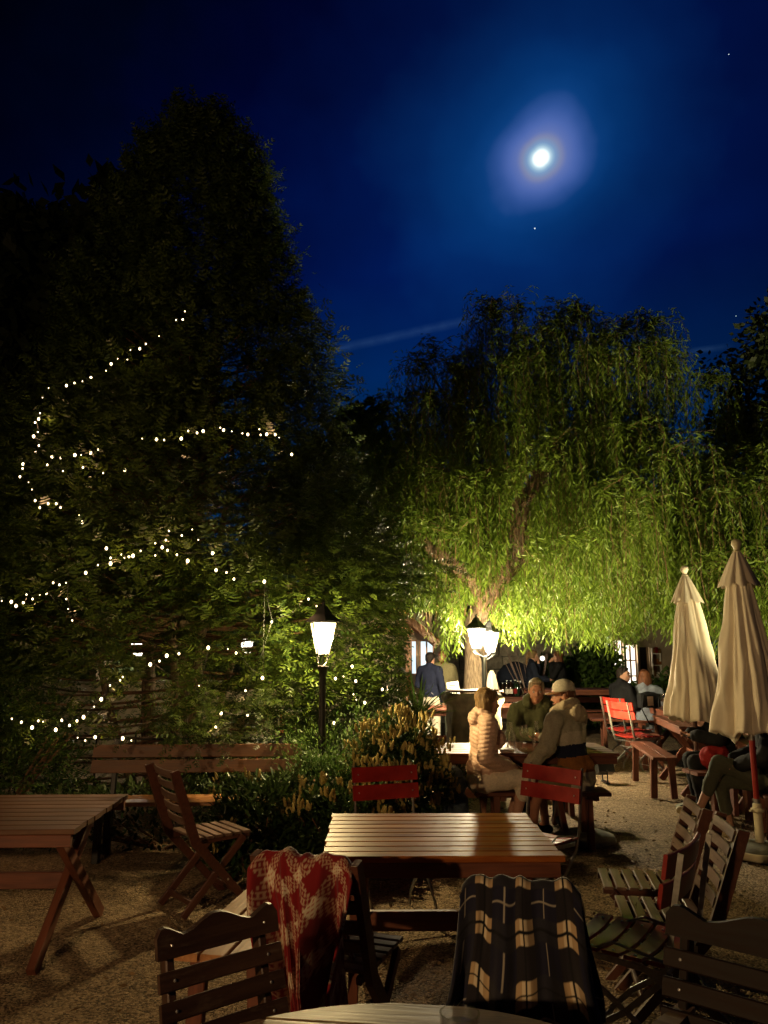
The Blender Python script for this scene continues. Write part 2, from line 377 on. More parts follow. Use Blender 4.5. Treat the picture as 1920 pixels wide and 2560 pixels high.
M_['hair_gr'] = hairm('ash_blond_hair', (.17, .12, .075), (.30, .23, .15))
for k, c, r in (('peach', (.68, .45, .33), .45), ('beige', (.74, .65, .50), .85), ('olive', (.095, .098, .045), .9), ('jeans', (.028, .038, .055), .85), ('greyknit', (.38, .355, .26), .95),
                ('navy', (.014, .018, .042), .9), ('rust', (.28, .115, .030), .95), ('black', (.006, .006, .007), .85), ('khaki', (.19, .165, .085), .9), ('blue_grey', (.17, .19, .23), .9), ('ltgrey', (.50, .46, .36), .9),
                ('mustard', (.21, .115, .025), .9), ('sage', (.085, .09, .06), .85), ('shoe', (.56, .47, .27), .6), ('darkblue', (.012, .016, .03), .9), ('greybag', (.27, .22, .17), .9), ('redcloth', (.22, .012, .012), .85), ('tan', (.25, .12, .05), .55), ('denimjkt', (.06, .085, .11), .9), ('fleece', (.46, .38, .26), 1.0)):
    M_[k] = simple(k + '_cloth', c, r, 0, .14, 60, .25, .25)
def glass(name, tint=(1, 1, 1), f=.16):
    m, nt, b = new_mat(name); b.inputs['Base Color'].default_value = (*tint, 1); b.inputs['Roughness'].default_value = .03
    tr = N(nt, 'ShaderNodeBsdfTransparent'); tr.inputs[0].default_value = (*tint, 1); gl = N(nt, 'ShaderNodeBsdfGlossy'); gl.inputs['Roughness'].default_value = .04
    lw = N(nt, 'ShaderNodeLayerWeight'); lw.inputs[0].default_value = .35; ms = N(nt, 'ShaderNodeMixShader')
    L(nt, mathn(nt, 'ADD', mathn(nt, 'MULTIPLY', lw.outputs['Facing'], .55), f * .4), ms.inputs[0]); L(nt, tr.outputs[0], ms.inputs[1]); L(nt, gl.outputs[0], ms.inputs[2])
    L(nt, ms.outputs[0], nt.nodes['Material Output'].inputs[0]); return m
M_['glass'] = glass('clear_glass'); M_['bottle'] = simple('brown_bottle_glass', (.018, .008, .004), .08, 0, .1, 5, 0, .8)
M_['green_glass'] = simple('green_bottle_glass', (.008, .02, .01), .08, 0, .1, 5, 0, .8)
M_['bulb'] = emis('warm_bulb', (1, .74, .42), 7)
M_['moon'] = emis('moon_surface', (1, 1, .97), 6)
M_['flood'] = emis('added_flood_lens', (1, .9, .6), 5)
M_['window_lit'] = emis('lit_window', (1, .90, .70), 2.4, True)
M_['window_cool'] = emis('cool_lit_window', (.80, .95, 1), 1.1, True)
def face(fx, fy): return math.atan2(-fx, fy)      # local +Y points along (fx, fy)

# ------------------------------------------------------------------ ground
def ground():
    m, nt, b = new_mat('gravel_ground'); t = N(nt, 'ShaderNodeTexCoord')
    v = N(nt, 'ShaderNodeTexVoronoi'); v.inputs['Scale'].default_value = 95; L(nt, t.outputs['Object'], v.inputs['Vector'])
    v2 = N(nt, 'ShaderNodeTexVoronoi'); v2.inputs['Scale'].default_value = 42; L(nt, t.outputs['Object'], v2.inputs['Vector'])
    n = N(nt, 'ShaderNodeTexNoise'); n.inputs['Scale'].default_value = 1.3; n.inputs['Detail'].default_value = 7; n.inputs['Roughness'].default_value = .65; L(nt, t.outputs['Object'], n.inputs['Vector'])
    n2 = N(nt, 'ShaderNodeTexNoise'); n2.inputs['Scale'].default_value = 14; n2.inputs['Detail'].default_value = 6; L(nt, t.outputs['Object'], n2.inputs['Vector'])
    sv = N(nt, 'ShaderNodeSeparateColor'); L(nt, v.outputs['Color'], sv.inputs[0])
    f = mathn(nt, 'ADD', mathn(nt, 'MULTIPLY', sv.outputs[0], .45), mathn(nt, 'ADD', mathn(nt, 'MULTIPLY', n.outputs['Fac'], .55), mathn(nt, 'MULTIPLY', n2.outputs['Fac'], .35)))
    L(nt, ramp(nt, f, [(.42, (.05, .031, .014)), (.62, (.18, .118, .060)), (.88, (.40, .285, .165))]), b.inputs['Base Color'])
    b.inputs['Roughness'].default_value = .95
    h = mathn(nt, 'ADD', mathn(nt, 'MULTIPLY', v.outputs['Distance'], -.6), mathn(nt, 'ADD', mathn(nt, 'MULTIPLY', v2.outputs['Distance'], -.5), mathn(nt, 'MULTIPLY', n2.outputs['Fac'], .8)))
    bp = N(nt, 'ShaderNodeBump'); bp.inputs['Strength'].default_value = 1; bp.inputs['Distance'].default_value = .022
    L(nt, h, bp.inputs['Height']); L(nt, bp.outputs[0], b.inputs['Normal'])
    nx, ny = 180, 200
    xs = np.concatenate([[-400, -60], np.linspace(-14, 14, nx - 4), [60, 400]]); ys = np.concatenate([[-300, -20], np.linspace(-4, 26, ny - 4), [70, 500]])
    vs = []
    for y in ys:
        for x in xs:
            h = noise.noise(Vector((x * .7, y * .7, 0))) * .018 + noise.noise(Vector((x * 2.6, y * 2.6, 3))) * .010 if abs(x) < 15 and y < 27 else 0
            vs.append((x, y, h - .012))
    fs = [(j * nx + i, j * nx + i + 1, (j + 1) * nx + i + 1, (j + 1) * nx + i) for j in range(ny - 1) for i in range(nx - 1)]
    mb = MB(); mb.add(vs, fs); o = mb.build('ground', m, None, smooth='all'); setp(o, kind='structure')
    o['label'] = 'warm brown gravel ground of the beer garden'
    # loose pebbles in the near part
    pm = simple('pebble_stone', (.24, .17, .10), .9, 0, .5, 3, .1)
    n = 36000
    d = 1.6 + 8.5 * rng.random(n) ** 1.25; x = (rng.random(n) - .5) * 1.25 * (d + .6); x[:] = x
    z = np.array([noise.noise(Vector((a * .7, b_ * .7, 0))) * .018 + noise.noise(Vector((a * 2.6, b_ * 2.6, 3))) * .010 - .012 for a, b_ in zip(x, d)])
    tv = [(1, 0, 0), (-.9, .1, 0), (0, 1, 0), (.1, -1, .1), (0, 0, .7), (0, 0, -.5)]
    tf = [(0, 2, 4), (2, 1, 4), (1, 3, 4), (3, 0, 4)]
    sz = .0035 + .007 * rng.random(n) ** 2.2 + .012 * rng.random(n) ** 14
    a = rng.random(n) * 2 * PI; mats = rots(np.stack([np.cos(a), np.sin(a), (rng.random(n) - .5) * .5], 1), None, sz)
    bake('gravel', tv, tf, mats, np.stack([x, d, z], 1), pm, kind='stuff')['label'] = 'loose pebbles scattered over the gravel'
ground()

# ------------------------------------------------------------------ tables, benches, chairs
def table_x(name, loc, rz, label, Lx, Wy, H=.75, n=9, mat='table', group=None, edge='table_red', plain=False, inset=.16):
    """table with slats along local X and an X trestle at each end"""
    t = empty(name, loc, rz, label, 'table', group); w = Wy / n
    for i in range(n):
        y = -Wy / 2 + w * (i + .5)
        plank(t, 'slat', (-Lx / 2 + (.004 * ((i * 7) % 3)), y, H - .014), (Lx / 2 - (.004 * ((i * 5) % 3)), y, H - .014), w - .009, .028, M_[mat])
    for s in (-1, 1): plank(t, 'apron', (-Lx / 2 + .02, s * (Wy / 2 - .03), H - .062), (Lx / 2 - .02, s * (Wy / 2 - .03), H - .062), .03, .064, M_[edge])
    for s in (-1, 1):
        x = s * (Lx / 2 - inset)
        plank(t, 'batten', (x, -Wy / 2 + .05, H - .05), (x, Wy / 2 - .05, H - .05), .09, .042, M_[edge])
        f = Wy / 2 - .04
        plank(t, 'leg', (x - .022, -f, 0), (x - .022, f * .72, H - .075), .075, .045, M_[edge], up=(1, 0, 0))
        plank(t, 'leg', (x + .024, f, 0), (x + .024, -f * .72, H - .075), .075, .045, M_[edge], up=(1, 0, 0))
    plank(t, 'stretcher', (-Lx / 2 + .2, 0, H * .46), (Lx / 2 - .2, 0, H * .46), .09, .035, M_[edge], up=(0, 1, 0))
    return t
def bench(name, loc, rz, label, Lx, W=.30, H=.45, n=3, mat='bench', group=None, back=False, edge='table_red', cat='bench', bmat=None):
    t = empty(name, loc, rz, label, cat, group); w = W / n
    for i in range(n):
        y = -W / 2 + w * (i + .5); plank(t, 'slat', (-Lx / 2, y, H - .016), (Lx / 2, y, H - .016), w - .012, .032, M_[mat])
    for s in (-1, 1):
        x = s * (Lx / 2 - .18)
        plank(t, 'leg', (x, -W / 2 + .03, 0), (x, -W / 2 + .05, H - .034), .07, .05, M_[edge], up=(1, 0, 0)); plank(t, 'leg', (x, W / 2 - .03, 0), (x, W / 2 - .05, H - .034), .07, .05, M_[edge], up=(1, 0, 0))
        plank(t, 'batten', (x + .055, -W / 2 + .02, H - .052), (x + .055, W / 2 - .02, H - .052), .05, .035, M_[edge])
        if back: plank(t, 'back_post', (x, -W / 2 - .02, H * .3), (x, -W / 2 - .12, .88), .05, .04, M_[edge], up=(1, 0, 0))
    if back:
        for z, y in ((.66, -.045), (.78, -.075)): plank(t, 'backrest_plank', (-Lx / 2, -W / 2 + y + .012, z + .01), (Lx / 2, -W / 2 + y + .012, z + .01), .105, .03, M_[bmat or mat], up=(0, 1, .2))
    return t

def chair_metal(loc, rz, label, group=None, s=1.0, name='folding_chair'):
    """garden chair: flat steel frame, red lacquered slats; faces +Y"""
    t = empty(name, loc, rz, label, 'chair', group); t.scale = (s, s, s); hw = .20
    for sx in (-1, 1):
        x = sx * hw; p = [(x, -.27, .88), (x, -.235, .70), (x, -.205, .52), (x, -.16, .40), (x, -.02, .27), (x, .10, .19), (x, .19, .10), (x, .235, .0)]
        f = MB(); 
        for i in range(len(p) - 1): f.bar(p[i], p[i + 1], .022, .008, (1, 0, 0))
        f.build('back_rail', M_['metal'], t)
        x2 = sx * (hw - .018); q = [(x2, .215, .445), (x2, .10, .34), (x2, -.04, .25), (x2, -.16, .16), (x2, -.235, .07), (x2, -.25, .0)]
        f = MB()
        for i in range(len(q) - 1): f.bar(q[i], q[i + 1], .022, .008, (1, 0, 0))
        f.build('leg', M_['metal'], t)
        MB().bar((x2 - sx * .012, -.20, .425), (x2 - sx * .012, .22, .445), .022, .008, (1, 0, 0)).build('seat_rail', M_['metal'], t)
        MB().tube([(x2, -.205, .47), (x2, .02, .505), (x2, .12, .46)], .006, 6).build('strut', M_['metal'], t)
    MB().tube([(-hw, -.09, .325), (hw, -.09, .325)], .006, 6).build('crossbar', M_['metal'], t); MB().tube([(-hw, .20, .09), (hw, .20, .09)], .006, 6).build('crossbar', M_['metal'], t)
    for z, y in ((.825, -.252), (.715, -.228)):
        sl = plank(t, 'back_slat', (-.225, y + .018, z), (.225, y + .018, z), .095, .016, M_['red'], up=(0, 1, .18), bow=.022)
        for sx in (-1, 1): MB().ell((sx * .185, 0, .026), (.006, .006, .004), n=6, m=4).build('bolt', M_['steel'], sl)
    for i in range(5):
        y = -.15 + i * .088
        sl = plank(t, 'seat_slat', (-.205, y, .452), (.205, y, .452), .072, .014, M_['red'], up=(0, 0, 1), bow=.018)
        for sx in (-1, 1): MB().ell((sx * .17, 0, .021), (.006, .006, .004), n=6, m=4).build('bolt', M_['steel'], sl)
    return t
def chair_wood(loc, rz, label, group=None, mat='chair', slat='slatgrey', n=5, s=1.0, cat='chair', rail='chair'):
    """slatted wooden folding chair; faces +Y"""
    t = empty('wooden_chair', loc, rz, label, cat, group); t.scale = (s, s, s); hw = .205
    for sx in (-1, 1):
        x = sx * hw
        f = MB(); pts = [(-.36, .88), (-.20, .44), (.20, 0)]; w = .026       # one bent rail: upright then front leg
        pr = [(pts[0][0] - w, pts[0][1]), (pts[0][0] + w, pts[0][1] + .012), (pts[1][0] + w * 1.1, pts[1][1] + .012), (pts[2][0] + w, 0), (pts[2][0] - w, 0), (pts[1][0] - w * 1.1, pts[1][1] - .012)]
        f.prism(pr, x - .014, x + .014, 'x').build('side_rail', M_[rail], t)
        x2 = sx * (hw - .03); plank(t, 'leg', (x2, -.25, 0), (x2, .16, .425), .046, .024, M_[rail], up=(1, 0, 0))
        plank(t, 'seat_rail', (x2 - sx * .027, -.19, .425), (x2 - sx * .027, .21, .43), .024, .03, M_[rail], up=(0, 0, 1))
        MB().ell((x + sx * .016, .03, .19), (.005, .008, .008), n=6, m=4).build('bolt', M_['steel'], t)
    plank(t, 'stretcher', (-hw + .03, -.19, .07), (hw - .03, -.19, .07), .035, .02, M_[rail], up=(0, 1, 0)); plank(t, 'stretcher', (-hw + .015, .13, .09), (hw - .015, .13, .09), .035, .02, M_[rail], up=(0, 1, 0))
    for i in range(n):
        k = i / (n - 1) if n > 1 else 0; z = .85 - k * .30; y = -.36 + (.88 - z) * (.16 / .44) + .012
        plank(t, 'back_slat', (-hw + .012, y, z), (hw - .012, y, z), .052, .014, M_[slat], up=(0, 1, .36), bow=.018)
    for i in range(6):
        y = -.155 + i * .067; plank(t, 'seat_slat', (-hw + .02, y, .452), (hw - .02, y, .452), .05, .016, M_[slat])
    return t
def chair_arched(loc, rz, label, group=None, s=1.0, arms=True, W=.46, wd='brown'):
    """wooden garden armchair, wide slats, scalloped top rail; faces +Y"""
    t = empty('garden_armchair', loc, rz, label, 'chair', group); t.scale = (s, s, s); hw = W / 2
    yb = lambda z: -.20 - (z - .44) * .30
    for sx in (-1, 1):
        x = sx * (hw - .045)
        plank(t, 'back_post', (x, yb(.1), .0), (x, yb(.89), .89), .045, .026, M_[wd], up=(1, 0, 0))
        plank(t, 'front_leg', (x, .24, 0), (x, .20, .64), .045, .026, M_[wd], up=(1, 0, 0))
        plank(t, 'seat_rail', (x - sx * .03, -.20, .41), (x - sx * .03, .24, .43), .05, .024, M_[wd], up=(1, 0, 0))
        if arms:
            a = MB(); pts = [(-.29, .022), (-.1, .03), (.12, .036), (.25, .038), (.285, .028), (.29, .0)]
            poly = [(x + w_, y_) for y_, w_ in pts] + [(x - w_, y_) for y_, w_ in pts[::-1]]
            a.prism(poly, .65, .678, 'z').build('armrest', M_['slatgrey'], t)
    zs = [.515, .585, .655, .725, .795]
    for z in zs:
        sl = plank(t, 'back_slat', (-hw, yb(z) + .028, z), (hw, yb(z) + .028, z), .050, .018, M_[wd], up=(0, 1, .3), bow=.012)
        for sx in (-1, 1): MB().ell((sx * (hw - .045), 0, .017), (.005, .005, .003), n=6, m=4).build('bolt', M_['steel'], sl)
    n = 28; top = []
    for i in range(n + 1):
        u = i / n * 2 - 1; e = abs(u)
        h = .918 + (.017 * math.cos(PI * e / .58) if e < .58 else -.017 + .026 * min((e - .58) / .25, 1)) - .022 * (max(0, e - .90) / .10) ** 2
        top.append((u * hw, h))
    n2 = len(top); vs = []; 
    for th in (0, .020):
        for (x, z) in top: vs.append((x, yb(z) + .018 + th - .010 * (x / hw) ** 2 * -1, z))
        for (x, z) in top[::-1]: vs.append((x, yb(.86) + .018 + th + .010 * (x / hw) ** 2, .848 + .004 * (x / hw) ** 2))
    k = 2 * n2; fs = [tuple(range(k))[::-1], tuple(range(k, 2 * k))] + [(i, (i + 1) % k, (i + 1) % k + k, i + k) for i in range(k)]
    # quads across the two long sides keep the curved face smooth
    fs = [f for f in fs if len(f) == 4]
    for i in range(n2 - 1):
        a, b_, c, d = i, i + 1, k - 2 - i, k - 1 - i
        fs.append((a, b_, c, d)); fs.append((a + k, d + k, c + k, b_ + k))
    MB().add(vs, fs).build('top_rail', M_[wd], t)
    for sx in (-1, 1): MB().ell((sx * (hw - .045), yb(.88) + .040, .88), (.005, .003, .005), n=6, m=4).build('bolt', M_['steel'], t)
    for i in range(6):
        y = -.16 + i * .075; plank(t, 'seat_slat', (-hw + .07, y, .452), (hw - .07, y, .452), .06, .016, M_[wd])
    return t

mid_table = table_x('slatted_table', (.255, 4.03, 0), R(.8), 'empty slatted wooden table with glossy honey brown top in the middle of the garden', 1.07, .90, .75, 10)
left_table = table_x('slatted_table', (-2.52, 4.74, 0), R(2.0), 'dark brown X-legged slatted table cut by the left edge of the photo', 1.75, 1.0, .71, 9, 'plank_brown')
c1 = P(735, 2200, .45); c2 = P(560, 2420, .45)
b_ = bench('plank_bench', (-.55, 4.06, 0), R(80), 'backless bench of pale boards between the red blanket chair and the middle table', 1.52, .34, .45, 3)
bench('backed_bench', (-1.56, 6.55, 0), R(-177), 'long wooden bench with two plank backrest under the fairy light conifer', 1.75, .34, .45, 2, 'bench', None, True, 'iron', bmat='plank_brown')
RG = 'red steel folding chairs'
chair_metal((.07, 5.12, 0), face(.30, -.95), 'red slatted steel chair behind the left part of the middle table', RG)
chair_metal((.95, 5.15, 0), face(-.72, -.70), 'red slatted steel chair behind the right end of the middle table', RG)
chair_metal((1.03, 3.42, 0), face(-.80, .60), 'red slatted steel chair standing alone at the right, in front of two brown slatted chairs', RG)
chair_metal((3.36, 10.6, 0), face(.93, .36), 'nearer of two red steel chairs on open gravel beside the far picnic tables', RG, 1.08)
chair_metal((3.50, 11.4, 0), face(.93, .36), 'farther of two red steel chairs, half hidden behind its twin near the man in black', RG, 1.08)
WG = 'brown slatted folding chairs'
chair_wood((1.31, 3.90, 0), face(-.985, .17), 'brown folding chair with five pale back slats lit at the right, nearer of the pair', WG, s=.95)
chair_wood((1.36, 4.40, 0), face(-.985, .17), 'brown folding chair whose backrest shows behind its nearer twin at the right', WG, s=.94)
chair_wood((-1.16, 5.42, 0), face(.78, .62), 'folding chair of red brown wood alone in front of the long backed bench', WG, slat='slatgrey')
blanket_chair = chair_wood((-.165, 3.36, 0), face(.35, .93), 'brown folding chair draped with the red and white blanket', WG)
AG = 'dark garden armchairs round the near table'
chair_arched((-.285, 2.13, 0), face(.62, -.76), 'dark chair with scalloped top slat at the lower left, without blanket', AG, arms=False, W=.385, s=.97)
plaid_chair = chair_arched((.40, 2.50, 0), face(-.22, -.975), 'armchair hidden under the navy plaid blanket', AG, W=.42, s=.91, arms=False)
chair_arched((.80, 1.98, 0), face(-.66, -.75), 'black looking armchair with scalloped top slat in the lower right corner', AG, W=.50, wd='shaded_wood')

# near round table
def round_table(c, r, H, rz):
    t = empty('round_table', (c[0], c[1], 0), rz, 'round slatted table of greyish wood at the bottom edge of the photo', 'table')
    n = 11; w = 2 * r / n
    for i in range(n):
        y0, y1 = -r + w * i + .005, -r + w * (i + 1) - .006; k = 7; poly = []
        for j in range(k + 1):
            y = y0 + (y1 - y0) * j / k; poly.append((math.sqrt(max(r * r - y * y, 1e-4)), y))
        for j in range(k + 1):
            y = y1 + (y0 - y1) * j / k; poly.append((-math.sqrt(max(r * r - y * y, 1e-4)), y))
        yc = (y0 + y1) / 2
        MB().prism([(a, b - yc) for a, b in poly], -.028, 0).build('slat', M_['old'], t, M=Matrix.Translation((0, yc, H)))
    for s in (-1, 1):
        plank(t, 'batten', (s * .3, -r * .8, H - .05), (s * .3, r * .8, H - .05), .06, .04, M_['brown'])
        plank(t, 'leg', (s * .3, -.35, 0), (s * .3, .35, H - .075), .06, .035, M_['brown'], up=(1, 0, 0)); plank(t, 'leg', (s * .262, .35, 0), (s * .262, -.35, H - .075), .06, .035, M_['brown'], up=(1, 0, 0))
    return t
round_table((.03, 1.47), .70, .75, R(-7))
ap = P(1150, 2570, .752)
a_ = MB().lathe([(.038, .0), (.046, .004), (.048, .03), (.049, .034), (.044, .034), (.042, .008), (.0005, .006)], 24, close=False).build('ashtray', M_['glass'], None, smooth=True); a_.location = ap
setp(a_, 'small clear glass ashtray on the near round table', 'ashtray')

# trio table and benches
trio_table = table_x('beer_table', (1.26, 7.42, 0), R(.5), 'dark red table with glasses and carafes where the three people sit', 1.62, .78, .735, 6, 'table_red', inset=.46)
bench('low_bench', (1.34, 6.92, 0), 0, 'red brown bench carrying the woman and the capped man', 1.14, .30, .45, 2, 'table_red')
bench('low_bench', (1.3, 8.18, 0), 0, 'bench under the man in the olive hoodie', 1.5, .28, .45, 2, 'table_red')

# parasol foot without parasol
def foot(loc, label):
    t = empty('parasol_stand', loc, 0, label, 'parasol stand')
    MB().lathe([(.262, 0), (.262, .03), (.25, .045), (.16, .075), (.06, .095), (.001, .098)], 36, close=False).build('base', M_['conc'], t, smooth=True)
    MB().tube([(0, 0, .09), (-.0, 0, .42)], .032, 14).build('tube', M_['metal'], t, smooth=True)
    MB().lathe([(.036, .40), (.038, .42), (.034, .44)], 14).build('collar', M_['iron'], t, smooth=True); return t
foot(P(1462, 2100), 'empty concrete parasol stand with grey tube behind the middle table')

def parasol(loc, label, phase, white_base, group, rz=0, s=1.0, wide=1.0):
    t = empty('closed_parasol', loc, rz, label, 'parasol', group); t.scale = (s, s, s); zb, zt = .93, 2.42
    n = 160; rows = 46; rg = random.Random(phase)
    lob = [1 + .24 * rg.uniform(-1, 1) for _ in range(8)]; hem = [rg.uniform(-.07, .05) for _ in range(8)]; off = [rg.uniform(-.15, .15) for _ in range(8)]
    def surf(a, k, inner=0):     # k 0 bottom .. 1 top
        u = (a / (2 * PI) * 8) % 8; i = int(u); f = u - i
        l0 = lob[i] * (1 - f) + lob[(i + 1) % 8] * f
        fold = abs(math.sin(PI * f)) ** .7; fine = math.sin(a * 16 + phase + 2.2 * math.sin(k * 3 + a)) * .05 + math.sin(a * 27 + phase * 2 + k * 4) * .025
        base = (.285 * (1 - k) ** .72 + .048) * wide
        amp = .20 * (1 - k) ** .35 + .07
        nn = noise.noise(Vector((math.cos(a) * 2.2, math.sin(a) * 2.2, k * 3.2 + phase))) * .16 + noise.noise(Vector((math.cos(a) * 6, math.sin(a) * 6, k * 7 + phase))) * .07
        r = base * (l0 * (.82 + amp * fold) + fine * (1 - .6 * k)) * (1 + nn * (1 - .5 * k)) - inner
        z = zb + (zt - zb) * k + (hem[i] * (1 - f) + hem[(i + 1) % 8] * f + .05 * (fold - .5)) * (1 - k) ** 3
        a2 = a + .10 * math.sin(2.5 * k + off[i]) * (1 - k)
        return (r * math.cos(a2), r * math.sin(a2), z)
    mb = MB()
    for i in range(rows):
        for j in range(n): mb.v.append(surf(2 * PI * j / n, i / (rows - 1)))
    for i in range(rows - 1):
        for j in range(n): a, b = i * n + j, i * n + (j + 1) % n; mb.f.append((a, b, b + n, a + n))
    k = len(mb.v)                                     # turned-in hem
    for j in range(n): p = surf(2 * PI * j / n, 0); mb.v.append((p[0] * .55, p[1] * .55, p[2] + .10))
    for j in range(n): mb.f.append((j, k + j, k + (j + 1) % n, (j + 1) % n))
    mb.build('canopy', M_['canvas'], t, smooth='all')
    mb = MB(); rows2 = 12                             # vent cap with flared, scalloped hem
    for i in range(rows2):
        k2 = i / (rows2 - 1)
        for j in range(n):
            a = 2 * PI * j / n; f = abs(math.sin(4 * a + phase)); r = (.03 + .125 * (1 - k2) ** .8) * (.82 + .30 * f * (1 - k2) + .05 * math.sin(11 * a + phase))
            z = 2.20 + .27 * k2 - .045 * f * (1 - k2) ** 2
            mb.v.append((r * math.cos(a), r * math.sin(a), z))
    for i in range(rows2 - 1):
        for j in range(n): a, b = i * n + j, i * n + (j + 1) % n; mb.f.append((a, b, b + n, a + n))
    o = mb.build('vent_cap', M_['canvas'], t, smooth='all')
    MB().lathe([(.02, 2.455), (.035, 2.465), (.022, 2.48), (.03, 2.50), (.042, 2.525), (.04, 2.55), (.025, 2.568), (.001, 2.573)], 16).build('finial', M_['canvas'] if not white_base else M_['ivory'], t, smooth=True)
    MB().tube([(0, 0, .42), (0, 0, 1.35)], .023, 14).build('pole', M_['red'] if white_base else M_['chair'], t, smooth=True)
    if white_base:
        MB().tube([(0, 0, .38), (0, 0, .44)], .024, 14).build('pole_sleeve', M_['metal'], t, smooth=True); MB().tube([(0, 0, .90), (0, 0, .98)], .0245, 14).build('pole_sleeve', M_['metal'], t, smooth=True)
        MB().lathe([(.035, .05), (.033, .33), (.04, .335), (.052, .345), (.052, .362), (.036, .37), (.034, .40), (.026, .405)], 20).build('socket', M_['ivory'], t, smooth=True)
        MB().tube([(-.05, 0, .352), (-.085, 0, .352)], .009, 8).build('clamp_knob', M_['ivory'], t)
        MB().lathe([(.235, 0), (.245, .012), (.245, .055), (.238, .06)], 36).build('base_shell', M_['ivory'], t, smooth=True)
        MB().lathe([(.236, .061), (.2, .085), (.10, .105), (.001, .11)], 36, close=False).build('base', M_['conc'], t, smooth=True)
    else:
        MB().tube([(0, 0, .05), (0, 0, .44)], .030, 14).build('socket', M_['metal'], t, smooth=True)
        MB().lathe([(.24, 0), (.24, .05), (.10, .09), (.001, .095)], 32, close=False).build('base', M_['conc'], t, smooth=True)
    return t
PG = 'closed cream parasols'
pp = P(1903, 2140); parasol((pp.x, pp.y, 0), 'nearer closed cream parasol with ivory foot and dark red pole', 1.3, True, PG, .4, 1.0, .74)
pp = P(1752, 2030); parasol((pp.x + .0, pp.y, 0), 'farther closed cream parasol, on a dark wooden pole without visible foot', 4.1, False, PG, 1.0, .98, .95)

# ------------------------------------------------------------------ garden lamps
def lantern_lamp(loc, label, watt, color, group='garden lantern lamps', H=1.73, heads=1, rz=0, s=1.0, post=True, glow=9, radius=.05):
    t = empty('garden_lamp', loc, rz, label, 'lamp', group); t.scale = (s, s, s)
    if post: MB().lathe([(.085, 0), (.085, .10), (.06, .14), (.05, .30), (.038, .34), (.034, .62), (.045, .64), (.045, .68), (.033, .71), (.030, H - .32), (.040, H - .27), (.052, H - .255), (.052, H - .24), (.0300, H - .235)], 16).build('post', M_['iron'], t, smooth=True)
    pm = emis('lantern_pane_%d' % int(watt), color, glow)
    nt = pm.node_tree; out = nt.nodes['Material Output']; tr = N(nt, 'ShaderNodeBsdfTransparent'); ms = N(nt, 'ShaderNodeMixShader'); ms.inputs[0].default_value = .35
    L(nt, tr.outputs[0], ms.inputs[1]); L(nt, nt.nodes['Principled BSDF'].outputs[0], ms.inputs[2]); L(nt, ms.outputs[0], out.inputs[0])
    for h in range(heads):
        ox = 0 if heads == 1 else (-.11, .13)[h]; oy = 0 if heads == 1 else (-.05, .12)[h]; z0 = H - .135 - (.05 * h); z1 = z0 + .275; rb, rt = .068, .135
        c4 = [(1, 1), (-1, 1), (-1, -1), (1, -1)]; hd = MB()
        for i, (a, b) in enumerate(c4): hd.tube([(ox + a * rb * .75, oy + b * rb * .75, z0), (ox + a * rt * .75 + a * .004, oy + b * rt * .75 + b * .004, z1)], .0055, 6)
        for z, r in ((z0, rb), (z1, rt)):
            for i in range(4):
                a, b = c4[i], c4[(i + 1) % 4]; hd.tube([(ox + a[0] * r * .75, oy + a[1] * r * .75, z), (ox + b[0] * r * .75, oy + b[1] * r * .75, z)], .006, 6)
        hd.build('lantern_frame', M_['iron'], t)
        rf = MB(); q = .75
        rf.lathe([(rt * 1.16, z1 + .006), (rt * 1.18, z1 + .014), (rt * .62, z1 + .07), (rt * .42, z1 + .115), (rt * .36, z1 + .12), (rt * .30, z1 + .14), (rt * .12, z1 + .155), (.012, z1 + .17), (.016, z1 + .185), (.001, z1 + .20)], 4 if True else 8, (ox, oy, 0), close=False)
        o = rf.build('lantern_roof', M_['iron'], t)
        for i in range(4):
            (a, b), (c, d) = c4[i], c4[(i + 1) % 4]
            g_ = .74; MB().add([(ox + a * rb * g_, oy + b * rb * g_, z0 + .006), (ox + c * rb * g_, oy + d * rb * g_, z0 + .006), (ox + c * rt * g_, oy + d * rt * g_, z1 - .006), (ox + a * rt * g_, oy + b * rt * g_, z1 - .006)], [(0, 1, 2, 3)]).build('pane', pm, t)
        cr = MB()
        for i in range(4):
            a = PI / 4 + i * PI / 2 
            cr.tube([(ox + .05 * math.cos(a), oy + .05 * math.sin(a), z0 - .006), (ox + .066 * math.cos(a), oy + .066 * math.sin(a), z0 - .03), (ox * .6 + .05 * math.cos(a), oy * .6 + .05 * math.sin(a), z0 - .075), (ox * .2 + .012 * math.cos(a), oy * .2 + .012 * math.sin(a), z0 - .10)], .0048, 6)
        cr.tube([(ox, oy, z0), (ox * .2, oy * .2, z0 - .10)], .006, 6); cr.build('cradle', M_['iron'], t)
        MB().tube([(ox, oy, z0 - .005), (ox, oy, z0 + .085)], .013, 8).build('bulb_holder', M_['iron'], t)
        ld = bpy.data.lights.new('lamp_light', 'POINT'); ld.energy = watt / heads; ld.color = color; ld.shadow_soft_size = radius
        lo = bpy.data.objects.new('lamp_light', ld); col.objects.link(lo); lo.parent = t; lo.location = (ox, oy, z0 + .150)
    return t
LAMP1 = Vector((Q(808, 1585, 6.9).x, 6.9, 0)); LAMP2 = Vector((Q(1208, 1590, 10.8).x, 10.8, 0)); LAMP3 = Vector((-2.7, -1.1, 0))
z1_ = Q(808, 1585, 6.9).z
lantern_lamp((LAMP1.x, LAMP1.y, 0), 'single black lantern post glowing warm yellow in front of the conifer', 300, (1, .74, .33), H=1.73, rz=R(12))
lantern_lamp((LAMP2.x, LAMP2.y, 0), 'twin headed lantern post shining white before the willow trunk', 1100, (1, .82, .50), H=Q(1208, 1597, 10.8).z, heads=2, rz=R(8))
